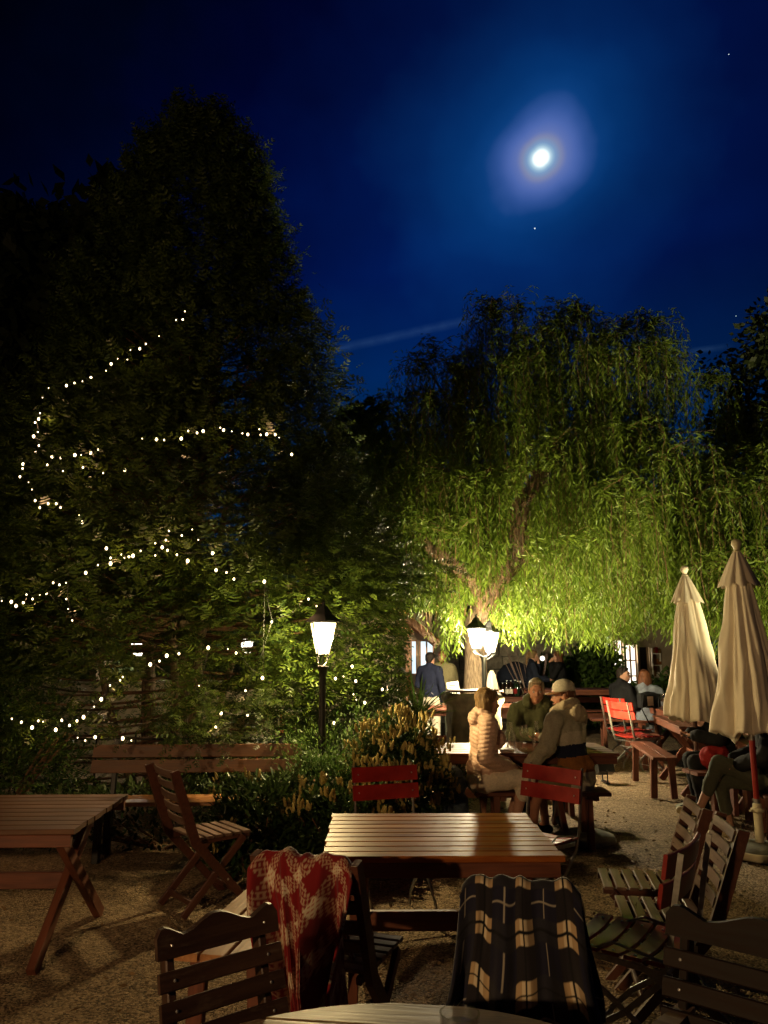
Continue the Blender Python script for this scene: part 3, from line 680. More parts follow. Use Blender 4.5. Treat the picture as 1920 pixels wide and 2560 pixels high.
lantern_lamp(LAMP3, 'lantern post standing behind the viewer, lighting the near gravel', 660, (1, .62, .29), H=2.0, glow=6)
for px, py, Y, w, lab in ((345, 1622, 13.2, 70, 'lantern seen through the conifer above its trunks'), (617, 1617, 13.6, 60, 'lantern seen through the conifer to the left of the near lantern')):
    q = Q(px, py, Y); lantern_lamp((q.x, q.y, 0), lab, w, (1, .86, .70), H=q.z)

def added_uplight(loc, aim, label, watt, color, cone=120):  # extra floodlights, added out of sight to brighten the willow crown
    d = (Vector(aim) - Vector(loc)).normalized(); t = empty('added_floodlight', loc, 0, label, 'floodlight', 'floodlights added to light the willow')
    Mr = frame(d, (0, 0, 1)); hd = MB().box((0, 0, 0), (.10, .20, .14)); o = hd.build('housing', M_['iron'], t); Mh = Mr.copy(); Mh.translation = (0, 0, .16); o.matrix_basis = Mh
    ln = MB().box((.053, 0, 0), (.006, .17, .11)).build('lens', M_['flood'], t); ln.matrix_basis = Mh
    MB().tube([(0, -.11, 0), (0, -.11, .16), (0, -.10, .16)], .008, 6).tube([(0, .11, 0), (0, .11, .16), (0, .10, .16)], .008, 6).bar((0, -.12, .008), (0, .12, .008), .05, .012).build('bracket', M_['iron'], t)
    ld = bpy.data.lights.new('added_flood_beam', 'SPOT'); ld.energy = watt; ld.color = color; ld.spot_size = R(cone); ld.spot_blend = .7; ld.shadow_soft_size = .07
    lo = bpy.data.objects.new('added_flood_beam', ld); col.objects.link(lo); lo.parent = t; lo.location = Vector((0, 0, .16)) + d * .14; lo.rotation_euler = d.to_track_quat('-Z', 'Y').to_euler()
added_uplight((2.75, 10.0, 0), (2.6, 12.2, 5.0), 'added floodlight farther back behind the capped man, aimed up at the willow', 400, (1, .84, .42))
added_uplight((1.80, 9.0, 0), (1.7, 12.6, 7.6), 'added floodlight close behind the man in the olive hoodie, aimed at the willow top', 2000, (1, .84, .40), 84)
added_uplight((4.5, 6.6, 0), (5.0, 12.4, 5.6), 'added floodlight outside the right edge, aimed up at the willow', 1700, (1, .84, .44), 80)
# ------------------------------------------------------------------ vegetation
def in_lamp_view(p, lamps=((LAMP1, 1.05, 2.05), (LAMP2, .9, 2.05))):
    """true for foliage points that would hide a lamp's lantern or post"""
    bad = np.zeros(len(p), bool)
    for lp, zlo, zhi in lamps:
        t = p[:, 1] / lp.y; lx = lp.x * t
        zc = CAM_H + (p[:, 2] - CAM_H) / np.maximum(t, .01)
        w = np.where(zc > 1.45, .26, .10)
        bad |= (t < 1.06) & (t > .2) & (np.abs(p[:, 0] - lx) / np.maximum(t, .01) < w) & (zc > zlo) & (zc < zhi)
        bad |= (np.hypot(p[:, 0] - lp.x, p[:, 1] - lp.y) < .32) & (p[:, 2] > .9) & (p[:, 2] < 2.2)
    return bad
# a yew spray: a twig with two combs of narrow leaflets
def spray_tpl(n=3, L_=1.0, w=.36, lw=.17):
    v, f = [], []
    for i in range(n):
        x = L_ * (i + .3) / n; s = 1 - .55 * (i / n)
        for sg in (-1, 1):
            k = len(v); dx = .16
            v += [(x - lw * .5, 0, 0), (x + lw * .5, sg * .02, 0), (x + dx + lw * .4, sg * w * s, -.05 * s), (x + dx - lw * .4, sg * w * s * .92, -.05 * s)]
            f.append((k, k + 1, k + 2, k + 3))
    k = len(v); v += [(L_ * .85, -.04, 0), (L_ * .85, .04, 0), (L_ * 1.08, 0, -.03)]; f.append((k, k + 1, k + 2))
    return v, f
CX, CY = -2.42, 9.2
PROF_Z = [0.0, .7, 1.3, 2.2, 3.25, 4.4, 5.63, 6.78, 7.7, 8.4, 8.75]
PROF_R = [1.9, 2.35, 2.70, 2.85, 2.45, 1.98, 1.60, 1.22, .90, .50, .12]
def crad(z): return np.interp(z, PROF_Z, PROF_R)
def conifer():
    t = empty('conifer', (0, 0, 0), 0, 'tall dark yew like conifer wound with fairy lights at the left', 'tree')
    tk = MB()
    for (dx, dy, r, lean, h) in ((0, 0, .15, (.05, 0), 8.3), (.18, -.12, .085, (.10, -.05), 5), (-.2, .05, .10, (-.12, .0), 5.5), (.05, -.25, .07, (.02, -.14), 3.5), (-.38, -.15, .06, (-.25, -.1), 3.2), (.33, .1, .06, (.22, .03), 3)):
        pts = [(CX + .002 * z + dx + lean[0] * z + .05 * math.sin(z * 1.7 + dx * 9), CY + dy + lean[1] * z + .04 * math.sin(z * 2.1 + 2), z) for z in np.linspace(-.1, h, 12)]
        tk.tube(pts, [max(r * (1 - i / 11 * .9), .012) for i in range(12)], 9)
    tk.build('trunk', M_['bark'], t, smooth=True)
    br = MB(); loc, dr, sc_ = [], [], []
    nb = 1150; rg = random.Random(5)
    for i in range(nb):
        z = 8.7 * (1 - (1 - (i + rg.random()) / nb) ** .74); z = max(z, .18 + .4 * rg.random())
        a = rg.random() * 2 * PI
        lobe = 1 + .16 * noise.noise(Vector((math.cos(a) * 1.4, math.sin(a) * 1.4, z * .9))) + .10 * noise.noise(Vector((math.cos(a) * 4, math.sin(a) * 4, z * 2.4)))
        Rr = float(crad(z)) * lobe * rg.uniform(.86, 1.06)
        if Rr < .1: continue
        rise = .10 + .45 * (z / 9.); droop = .22 * Rr if z < 5 else .1 * Rr
        c, s = math.cos(a), math.sin(a); pts = []; k = 7; bend = rg.uniform(-.25, .25)
        for j in range(k):
            u = j / (k - 1); rr = Rr * u; aa = a + bend * u * u
            zz = z - rise * Rr * (1 - u) * .6 - droop * math.sin(u * PI * .5) * .5 + .12 * u ** 3 * Rr
            pts.append(Vector((CX + .002 * z + rr * math.cos(aa), CY + rr * math.sin(aa), max(zz, .08))))
        if z < 5.5 and (pts[-1].y < CY + 1.2) and (z > 1.9 or rg.random() < .22): br.tube(pts[:5], [.011 * (1 - .8 * j / (k - 1)) * (1 + Rr * .25) for j in range(5)], 4, cap=False)
        m = int(36 + 31 * Rr) if z > 2.3 else int(24 + 20 * Rr)
        back = pts[-1].y > CY + .8
        if back: m = m // 5
        for q in range(m):
            u = 1 - (rg.random() ** 1.35) * (.60 if z > 1.6 else .42); f_ = u * (k - 1); j = min(int(f_), k - 2); p = pts[j].lerp(pts[j + 1], f_ - j); d = (pts[j + 1] - pts[j]).normalized()
            sd = Vector((-d.y, d.x, 0)) * rg.choice((-1, 1)) * rg.uniform(.2, 1.2)
            dd = (d * rg.uniform(.4, 1.1) + sd + Vector((0, 0, rg.uniform(-.9, .6)))).normalized()
            sz = rg.uniform(.075, .165)
            off = Vector((rg.gauss(0, .05), rg.gauss(0, .05), rg.gauss(0, .06))) * (1 + .4 * Rr)
            loc.append(p + off + sd * .09); dr.append(dd); sc_.append(sz)
    br.build('limbs', M_['twig'], t)['kind'] = 'stuff'
    # low side boughs reaching round the near lantern
    for (ex, ey, ez, rx, ry, rz_, nn, sg) in ((LAMP1.x + .55, 8.15, 1.80, .55, .35, .75, 170, 1), (LAMP1.x - .75, 7.65, 1.8, .6, .35, .8, 130, -1), (-1.75, 6.85, 1.12, .75, .15, .22, 70, .1), (LAMP1.x - .1, 7.95, 2.5, .7, .35, .35, 70, .3)):
        for i in range(nn):
            p = Vector((ex + rg.uniform(-1, 1) * rx, ey + rg.uniform(-1, 1) * ry, ez + rg.uniform(-1, 1) * rz_)); d = Vector((sg * rg.uniform(.1, 1), -rg.uniform(.1, .8), rg.uniform(-.1, .3))).normalized()
            for q in range(20):
                u = q / 19; d2 = (d + Vector((0, 0, -.7 * u))).normalized(); p = p + d2 * .022
                sd = Vector((-d2.y, d2.x, 0)) * rg.choice((-1, 1)); loc.append(p + sd * .02); dr.append((d2 + sd * rg.uniform(.3, 1.1) + Vector((0, 0, rg.uniform(-.3, .2)))).normalized()); sc_.append(rg.uniform(.07, .13) * (1 - .4 * u))
    loc = np.array(loc); dr = np.array(dr); sc_ = np.array(sc_)
    keep = ~in_lamp_view(loc) & (loc[:, 2] > .25)
    px_ = 960 + F * loc[:, 0] / (loc[:, 1] * CT + (loc[:, 2] - CAM_H) * ST); py_ = 1280 - F * np.tan(np.arctan((loc[:, 2] - CAM_H) / loc[:, 1]) - PITCH)
    keep &= ~((px_ > 1012) & (py_ > 1480)) & ~((px_ > 965) & (py_ > 1250) & (py_ < 1400) & (rng.random(len(loc)) < .7))
    for fx, fy in ((345, 1622), (617, 1617)): keep &= ~((np.hypot(px_ - fx, py_ - fy) < 22) & (rng.random(len(loc)) < .93))
    # the photograph's gap above the bench, where the stems show
    gap = (np.abs(loc[:, 0] + 2.45) < .55) & (loc[:, 2] > .35) & (loc[:, 2] < 1.35) & (loc[:, 1] < CY) & (rng.random(len(loc)) < .80)
    thin = (loc[:, 2] < 1.5) & (loc[:, 0] < -1.2) & (rng.random(len(loc)) < .25)
    keep &= ~gap & ~thin
    loc, dr, sc_ = loc[keep], dr[keep], sc_[keep]
    tv, tf = spray_tpl()
    bake('crown', tv, tf, rots(dr, rng.random(len(dr)) * 1.6 - .8, sc_), loc, M_['conifer'], t, kind='stuff')
    print('conifer sprays', len(loc))
    return t
conifer()

def leaf_tpl(w=.3, bend=.15):
    return [(0, 0, 0), (.45, w / 2, -bend * .3), (1, 0, -bend), (.45, -w / 2, -bend * .3)], [(0, 1, 2, 3)]
def willow():
    t = empty('willow', (0, 0, 0), 0, 'large weeping willow lit yellow green from below at the right', 'tree')
    tk = MB()
    def limb(pix, Ys, rad, n=10):
        pts = [Q(px, py, Y) for (px, py), Y in zip(pix, Ys)]
        # smooth the path
        out = []; rr = []
        for i in range(len(pts) - 1):
            for k in range(4):
                u = k / 4; p0, p1, p2, p3 = pts[max(i - 1, 0)], pts[i], pts[i + 1], pts[min(i + 2, len(pts) - 1)]
                out.append(.5 * ((2 * p1) + (p2 - p0) * u + (2 * p0 - 5 * p1 + 4 * p2 - p3) * u * u + (3 * p1 - p0 - 3 * p2 + p3) * u ** 3)); rr.append(rad[i] * (1 - u) + rad[i + 1] * u)
        out.append(pts[-1]); rr.append(rad[-1]); tk.tube(out, rr, n); return out
    base = Q(1188, 1770, 12.8)
    limb([(1185, 1960), (1188, 1760), (1190, 1640), (1190, 1560), (1212, 1515), (1190, 1465), (1150, 1420), (1095, 1385), (1040, 1340)], [12.8, 12.8, 12.8, 12.8, 12.75, 12.7, 12.5, 12.4, 12.3], [.26, .20, .185, .19, .19, .15, .12, .095, .06], 14)
    limb([(1205, 1530), (1235, 1480), (1262, 1430), (1300, 1395), (1290, 1330), (1300, 1260), (1350, 1190), (1385, 1080), (1400, 980)], [12.8, 12.8, 12.8, 12.7, 12.7, 12.8, 12.9, 13, 13], [.17, .16, .15, .13, .125, .12, .10, .07, .04], 12)
    limb([(1305, 1385), (1345, 1405), (1380, 1408), (1430, 1430)], [12.7, 12.3, 12.0, 11.6], [.06, .05, .045, .03], 8)
    limb([(1300, 1290), (1400, 1330), (1460, 1350), (1560, 1352), (1660, 1325), (1700, 1290)], [12.7, 12.5, 12.2, 12, 11.9, 11.9], [.06, .05, .045, .04, .035, .015], 8)
    limb([(1440, 1350), (1500, 1390), (1600, 1420), (1720, 1450)], [12.4, 12.1, 11.9, 11.8], [.045, .04, .035, .02], 8)
    limb([(1240, 1480), (1290, 1440), (1350, 1400)], [12.8, 12.6, 12.4], [.05, .04, .02], 6)
    rg = random.Random(9)
    for i in range(26):                                  # thin upper limbs inside the crown
        a = rg.uniform(0, 2 * PI); r = rg.uniform(.8, 3.2); p0 = Vector((2.3 + rg.uniform(-.4, .8), 12.9, rg.uniform(3.2, 4.6)))
        p2 = Vector((2.6 + r * math.cos(a), 12.7 + r * math.sin(a), rg.uniform(4.6, 7.3) - r * .4)); p1 = p0.lerp(p2, .5) + Vector((0, 0, .35))
        tk.tube([p0, p0.lerp(p1, .5) + Vector((0, 0, .1)), p1, p1.lerp(p2, .6) + Vector((0, 0, .12)), p2], [.05, .04, .03, .02, .008], 5)
    tk.build('trunk', M_['bark'], t, smooth=True)
    # domes from which the twigs hang: centre, radii, top height, number
    domes = [((2.6, 12.4), (3.3, 3.2), 5.6, 2000), ((1.95, 12.6), (1.0, 1.6), 7.75, 420), ((3.0, 12.7), (1.15, 1.8), 7.25, 480), ((4.0, 12.7), (1.0, 1.7), 7.15, 380), ((.95, 12.9), (1.2, 1.8), 6.75, 460), ((5.0, 12.8), (.8, 1.4), 6.5, 120), ((6.0, 12.2), (2.6, 2.7), 5.2, 1300), ((6.3, 12.4), (1.2, 1.6), 6.0, 300), ((7.9, 12.6), (1.5, 2.2), 5.9, 500), ((-.2, 13.4), (2.0, 2.3), 6.2, 850), ((9.2, 13), (1.8, 2.6), 5.2, 400)]
    loc, dr, sc_ = [], [], []; tw = MB()
    def zlow(x, y):                                      # the lower hem of the curtain
        px = 960 + F * x / (y * CT + 1e-6)
        e = np.interp(px, [800, 960, 1060, 1110, 1160, 1240, 1300, 1400, 1480, 1560, 1650, 1700, 1920], [1300, 1500, 1560, 1640, 1600, 1590, 1590, 1600, 1600, 1590, 1560, 1600, 1640])
        return Q(px, e, y).z
    # bough tips; from each a fountain of twigs arches out and hangs
    domes = [((2.6, 12.4), (3.2, 3.0), 5.4, 120), ((1.95, 11.9), (.9, 1.3), 7.65, 56), ((3.0, 11.7), (1.1, 1.5), 7.1, 66), ((3.9, 11.8), (1.0, 1.4), 7.1, 54), ((.9, 12.0), (1.1, 1.4), 6.5, 56), ((4.8, 11.9), (.8, 1.2), 6.5, 13),
             ((6.0, 12.2), (2.5, 2.5), 5.0, 85), ((6.3, 12.4), (1.2, 1.5), 5.8, 32), ((7.9, 12.6), (1.4, 2.0), 5.7, 36), ((-.3, 13.2), (1.9, 2.1), 6.0, 62), ((9.2, 13), (1.8, 2.4), 5.0, 26)]
    for (cx, cy), (rx, ry), zt, n in domes:
        for i in range(n):
            a = rg.random() * 2 * PI; q = rg.random() ** .45; x = cx + rx * q * math.cos(a); y = cy + ry * q * math.sin(a)
            if y > cy + .9 and rg.random() < .6: y = 2 * cy - y
            zc = 2.6 + (zt - 2.6) * math.sqrt(max(1 - q ** 2.4, .0)) * (1 + .10 * noise.noise(Vector((x * 1.1, y * 1.1, zt)))) - .15
            if rg.random() < .36: zc = rg.uniform(2.5, max(zc, 2.8))
            zc = max(zc, zlow(x, y) + .45)
            ns = rg.randint(11, 21); bx = Vector((x - cx, y - cy, 0)) * .25; dens = rg.uniform(.028, .045)
            for s_ in range(ns):
                az_ = rg.random() * 2 * PI; rad = rg.uniform(.08, .55); up = rg.uniform(.0, .16); h = Vector((math.cos(az_), math.sin(az_), 0)) * rad + bx * rg.uniform(0, .9)
                ln = rg.uniform(.45, 1.9) * (1.15 if zc < 5 else .85); p0 = Vector((x, y, zc - rg.uniform(0, .25))); sway = Vector((rg.gauss(0, .07), rg.gauss(0, .07), 0)); prev = None
                zmin = zlow(x + h.x, y + h.y) + rg.uniform(-.18, .35) + max(0, (y - 11) * .05)
                tot = rad * 1.2 + ln; m = int(tot / dens)
                for j in range(m):
                    sd = j * dens; u = min(sd / (rad * 1.2 + .25), 1); fall = max(sd - rad * .9, 0)
                    p = p0 + h * math.sin(u * PI / 2) + Vector((0, 0, up * math.sin(u * PI * .8) - fall * (.55 if fall < .12 else 1) )) + sway * (sd / tot) ** 2 + Vector((.02 * math.sin(9 * sd + i), .02 * math.cos(8 * sd + s_), 0))
                    if p.z < zmin: break
                    an = rg.random() * 2 * PI; k_ = min(fall * 4, 1)
                    loc.append(p); dr.append((math.cos(an) * (.9 - .35 * k_), math.sin(an) * (.9 - .35 * k_), -.35 - .65 * k_ + rg.uniform(-.1, .35))); sc_.append(rg.uniform(.065, .13))
                    if j % 9 == 0:
                        if prev is not None and s_ % 3 == 0: tw.tube([prev, p], .003, 3, cap=False)
                        prev = p
    tw.build('hanging_twigs', M_['twig'], t)['kind'] = 'stuff'
    loc, dr, sc_ = np.array(loc), np.array(dr), np.array(sc_)
    keep = ~in_lamp_view(loc, ((LAMP2, 1.0, 2.0),))
    # the trunk, and the people and windows under the hem, stay in sight
    t_ = loc[:, 1]; px = 960 + F * loc[:, 0] / (loc[:, 1] * CT + (loc[:, 2] - CAM_H) * ST); zr = (loc[:, 2] - CAM_H) / loc[:, 1]
    py = 1280 - F * np.tan(np.arctan(zr) - PITCH)
    near = loc[:, 1] < 12.7
    tr = near & (((np.abs(px - 1190) < 32) & (py > 1500)) | ((np.abs(px - np.interp(py, [1180, 1260, 1400, 1500], [1350, 1300, 1290, 1215])) < 26) & (py > 1170) & (py < 1520)) | ((np.abs(py - np.interp(px, [1040, 1095, 1150, 1190, 1215], [1340, 1385, 1420, 1465, 1515])) < 26) & (px > 1060) & (px < 1215)))
    keep &= ~(tr & (rng.random(len(loc)) < .93)) & ~((px > 995) & (px < 1098) & (py > 1522) & (py < 1680) & (t_ < 14.5) & (rng.random(len(loc)) < .9))
    loc, dr, sc_ = loc[keep], dr[keep], sc_[keep]
    k2_ = (loc[:, 1] < 13.3) | (rng.random(len(loc)) < .45); loc, dr, sc_ = loc[k2_], dr[k2_], sc_[k2_]
    tv, tf = leaf_tpl(.19, .12); print('willow leaves', len(loc))
    bake('crown', tv, tf, rots(dr, rng.random(len(dr)) * 6.28, sc_), loc, M_['willow'], t, kind='stuff')
willow()

def broad_tree(name, label, c, rx, ry, z0, z1, n, mat='dark_leaf', leaf=.16, group=None, trunk=True, w=.7, clump=60, cat='tree', seed=1):
    t = empty(name, (c[0], c[1], 0), 0, label, cat, group); rg = random.Random(seed)
    if trunk:
        tk = MB(); tk.tube([(0, 0, -.1), (.05, 0, (z0 + z1) * .3), (0, .05, z1 * .8)], [.22, .16, .05], 8)
        for i in range(9):
            a = rg.uniform(0, 2 * PI); zz = z0 + (z1 - z0) * rg.uniform(.1, .6); tk.tube([(0, 0, zz), (rx * .4 * math.cos(a), ry * .4 * math.sin(a), zz + .5), (rx * .75 * math.cos(a), ry * .75 * math.sin(a), zz + 1.0)], [.07, .05, .02], 5)
        tk.build('trunk', M_['bark'], t, smooth=True)
    loc, dr, s_ = [], [], []
    for i in range(n // clump):
        a = rg.uniform(0, 2 * PI); b = math.acos(rg.uniform(-1, 1)); q = rg.uniform(.55, 1.0) ** .6 * (1 + .18 * noise.noise(Vector((a * 2, b * 3, seed))))
        cc = Vector((rx * q * math.sin(b) * math.cos(a), ry * q * math.sin(b) * math.sin(a), (z0 + z1) / 2 + (z1 - z0) / 2 * q * math.cos(b)))
        cs = rg.uniform(.14, .34) * min(rx, (z1 - z0) / 2) * .9
        for j in range(clump):
            o = Vector((rg.gauss(0, 1), rg.gauss(0, 1), rg.gauss(0, .8))); o = o.normalized() * abs(rg.gauss(.55, .35)) * cs
            loc.append(cc + o); dr.append((o.x + rg.gauss(0, .1), o.y + rg.gauss(0, .1), o.z - .25 * cs)); s_.append(leaf * rg.uniform(.6, 1.25))
    loc = np.array(loc); dr = np.array(dr); s_ = np.array(s_)
    wl = loc + np.array([c[0], c[1], 0]); keep = ~in_lamp_view(wl) & (loc[:, 2] > .03)
    tv, tf = leaf_tpl(w, .2)
    bake('crown', tv, tf, rots(dr[keep], rng.random(keep.sum()) * 6.28, s_[keep]), loc[keep], M_[mat], t, kind='stuff'); return t
def at(px, py, Y): q = Q(px, py, Y); return q
# dark trees behind
q = Q(880, 1100, 21); broad_tree('maple_tree', 'round black leaved tree rising behind the willow on its left', (q.x, 21), 1.9, 1.6, 2, 8.4, 5400, leaf=.30, seed=2, group='dark trees beyond the garden')
q = Q(1010, 1150, 22); broad_tree('maple_tree', 'lower dark tree filling the gap left of the willow crown', (q.x, 22), 2.8, 1.6, 1, 7.2, 5400, leaf=.30, seed=3, group='dark trees beyond the garden')
q = Q(1990, 900, 12); broad_tree('maple_tree', 'black silhouetted tree at the right edge above the willow', (q.x + .85, 12.5), 1.9, 1.8, 3.6, 7.7, 18000, leaf=.12, seed=4, group='dark trees beyond the garden')
q = Q(120, 800, 15); broad_tree('maple_tree', 'broad black tree behind the conifer at the far left', (q.x, 15), 3.3, 2, .5, 10.7, 19000, leaf=.36, seed=5, group='dark trees beyond the garden')
q = Q(310, 700, 13.5); broad_tree('maple_tree', 'black tree crown stepping down left of the conifer top', (q.x, 13.5), 1.25, 1.2, 1, 10.6, 11000, leaf=.30, seed=12, group='dark trees beyond the garden')
q = Q(-60, 800, 14); broad_tree('maple_tree', 'taller black tree crown cut by the left edge', (q.x, 14), 1.5, 1.6, .5, 11.3, 9000, leaf=.34, seed=6, group='dark trees beyond the garden')
n_ = 1100; lx = (rng.random(n_) - .5) * 7; ly = 1.8 + rng.random(n_) * 8; d_ = rng.standard_normal((n_, 3)); d_[:, 2] *= .25
setp(bake('fallen_leaves', *leaf_tpl(.45, .2), rots(d_, rng.random(n_) * 6.28, .02 + .03 * rng.random(n_)), np.stack([lx, ly, np.full(n_, .012)], 1), simple('dry_leaf', (.20, .12, .05), .8, 0, .5, 2, 0)), 'dry leaves fallen on the gravel', kind='stuff')
# hedge masses closing the view
def hedge(label, x0, x1, Y, z1, n, mat='dark_leaf', leaf=.16, thick=.7, name='hedge'):
    o_ = []; rg = np.random.default_rng(int(abs(x0 * 10) + Y))
    X = x0 + (x1 - x0) * rg.random(n); zt = z1 * (1 + .18 * np.sin(X * 1.3) + .10 * np.sin(X * 4.1 + 2) + .06 * rg.standard_normal(n)); Z = zt * rg.random(n) ** .8; YY = Y + (rg.random(n) - .5) * thick
    loc = np.stack([X, YY, Z], 1); keep = ~in_lamp_view(loc); loc = loc[keep]
    d = rg.standard_normal((len(loc), 3)); d[:, 1] -= .6
    tv, tf = leaf_tpl(.6, .2); o = bake(name, tv, tf, rots(d, rg.random(len(loc)) * 6.28, leaf * (.6 + .7 * rg.random(len(loc)))), loc, M_[mat]); return setp(o, label, 'hedge')
hedge('tall dark hedge closing the garden far behind the left trees', -13, -1.0, 19, 3.4, 9000, leaf=.3)
hedge('dark hedge behind the willow trunk', -1, 4.5, 20.5, 4.6, 9000, leaf=.3, thick=1)
hedge('tall hedge behind the buildings at the right', 4, 15, 23, 5.0, 9000, leaf=.3, thick=1)
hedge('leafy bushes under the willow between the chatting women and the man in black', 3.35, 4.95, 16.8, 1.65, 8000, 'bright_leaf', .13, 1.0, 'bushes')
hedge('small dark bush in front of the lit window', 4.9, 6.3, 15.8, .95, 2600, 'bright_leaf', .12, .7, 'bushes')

# bushes round the near lamp
def bush(name, label, c, r, n, mat, leaf, w, seed, flowers=0, cat='shrub', fz=.0, group=None, fsel=None):
    t = empty(name, (c[0], c[1], 0), 0, label, cat, group); rg = np.random.default_rng(seed)
    v = rg.standard_normal((n, 3)); v /= np.linalg.norm(v, axis=1, keepdims=True); q = (.55 + .45 * rg.random(n)) ** .8
    lump = 1 + .16 * np.sin(v[:, 0] * 5 + seed) * np.cos(v[:, 2] * 6) + .10 * np.sin(v[:, 1] * 9)
    loc = v * np.array(r) * (q * lump)[:, None] + np.array([0, 0, c[2]]); d = v * .7 + rg.standard_normal((n, 3)) * .55; d[:, 2] += .25
    wl = loc + np.array([c[0], c[1], 0]); keep = (loc[:, 2] > .04) & ~in_lamp_view(wl, ((LAMP1, 1.05, 2.0),))
    tv, tf = leaf_tpl(w, .2)
    tv2 = [(0, 0, 0), (.3, w * .42, .03), (.7, w * .4, 0), (1, 0, -.1), (.7, -w * .4, 0), (.3, -w * .42, .03), (.5, 0, -.035)]; tf2 = [(0, 1, 6), (1, 2, 6), (2, 3, 6), (3, 4, 6), (4, 5, 6), (5, 0, 6)]
    if leaf < .06: tv2, tf2 = tv, tf
    bake('leaves', tv2, tf2, rots(d[keep], rg.random(keep.sum()) * 1.2 - .6, leaf * (.6 + .6 * rg.random(keep.sum()))), loc[keep], M_[mat], t, kind='stuff')
    st = MB()
    for i in range(14):
        a = rg.random() * 6.28; st.tube([(0.1 * math.cos(a), .1 * math.sin(a), 0), (r[0] * .4 * math.cos(a), r[1] * .4 * math.sin(a), c[2] * .8), (r[0] * .8 * math.cos(a), r[1] * .8 * math.sin(a), c[2] + r[2] * .4)], [.012, .008, .004], 5)
    st.build('stems', M_['twig'], t)['kind'] = 'stuff'
    if flowers:
        cl = []; tot_ = 0
        while len(cl) < flowers:
            u = rg.standard_normal(3); u /= np.linalg.norm(u)
            if u[2] < -.25 or u[1] > .45: continue
            p = u * np.array(r) * 1.02 * (1 + .08 * rg.standard_normal()) + np.array([0, 0, c[2]])
            if fsel and not fsel(p): continue
            cl.append(p)
        L_, D_, S_ = [], [], []
        for p in cl:
            for k in range(rg.integers(3, 8)):
                L_.append(p + rg.standard_normal(3) * np.array([.028, .028, .014])); D_.append((rg.normal(0, .26), rg.normal(0, .26), 1)); S_.append(.045 + .035 * rg.random())
        # a candle of buds: 3 stacked knobbly rings
        tv, tf = [], []; n6 = 6
        for k, (x, rr) in enumerate(((0, .09), (.18, .19), (.32, .13), (.46, .18), (.60, .12), (.74, .15), (.88, .08), (1, .012))):
            for j in range(n6): a = 2 * PI * j / n6 + (k % 2) * .5; tv.append((x, rr * math.cos(a), rr * math.sin(a)))
        for k in range(7):
            for j in range(n6): a, b = k * n6 + j, k * n6 + (j + 1) % n6; tf.append((a, b, b + n6, a + n6))
        bake('flower_candles', tv, tf, rots(np.array(D_, float), None, np.array(S_)), np.array(L_), M_['blossom'], t, kind='stuff')
    return t
q = Q(985, 1880, 6.7)
bush('flowering_laurel', 'laurel bush with many upright cream flower candles left of the seated woman', (q.x + .02, 6.75, .50), (.42, .42, .56), 5200, 'laurel', .085, .34, 3, 165, fsel=lambda p: p[2] > .25)
q = Q(850, 1960, 6.3)
bush('flowering_laurel', 'lower laurel bush with scattered pale candles behind the blanket chair', (q.x, 6.2, .28), (.50, .40, .36), 4200, 'laurel', .085, .34, 4, 40)
q = Q(650, 1990, 6.1); bush('flowering_laurel', 'dark laurel with a few tall candles right of the lone folding chair', (q.x, 6.15, .26), (.46, .35, .44), 3600, 'laurel', .085, .34, 5, 9)
q = Q(350, 2060, 6.2); bush('ground_cover', 'dark low foliage under the long bench seat', (q.x, 6.9, .12), (1.7, .35, .42), 5200, 'laurel', .07, .4, 6)
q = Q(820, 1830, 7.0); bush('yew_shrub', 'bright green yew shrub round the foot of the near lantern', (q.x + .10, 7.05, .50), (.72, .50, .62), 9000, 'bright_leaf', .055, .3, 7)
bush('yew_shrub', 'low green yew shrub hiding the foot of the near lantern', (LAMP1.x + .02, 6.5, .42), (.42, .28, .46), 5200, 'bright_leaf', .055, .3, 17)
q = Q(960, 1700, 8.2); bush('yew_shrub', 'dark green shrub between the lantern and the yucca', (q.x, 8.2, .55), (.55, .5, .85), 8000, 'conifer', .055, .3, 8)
q = Q(60, 1850, 7.2); bush('yew_shrub', 'green leafy shrub at the far left edge behind the dark table', (q.x - .3, 7.4, .55), (.8, .5, .75), 7000, 'bright_leaf', .05, .45, 9)
q = Q(1110, 1800, 7.6); bush('small_shrub', 'sparse white tipped shrub beside the stone trough', (q.x, 7.7, .35), (.30, .3, .42), 1600, 'laurel', .07, .25, 10, 10)
# yucca
def yucca(c, label):
    t = empty('yucca', c, 0, label, 'plant')
    for i in range(26):
        a = random.uniform(0, 2 * PI); e = random.uniform(.35, 1.35); ln = random.uniform(.35, .68); pts = []; w = .022; mb = MB(); n = 6
        for j in range(n):
            u = j / (n - 1); r = ln * u * math.cos(e) * (1 + .2 * u); z = ln * u * math.sin(e) - .22 * u * u * ln * math.cos(e); ww = w * (1 - u ** 1.6) + .001
            for sd, dz in ((-1, 0), (0, -.006), (1, 0)): mb.v.append((r * math.cos(a) - sd * ww * math.sin(a), r * math.sin(a) + sd * ww * math.cos(a), z + dz))
        for j in range(n - 1):
            for s in range(2): k = j * 3 + s; mb.f.append((k, k + 1, k + 4, k + 3))
        mb.build('leaf', M_['bright_leaf'], t, smooth='all')
q = Q(1045, 1775, 8.6); yucca((q.x, 8.6, q.z - .1), 'spiky green yucca behind the flowering laurel')
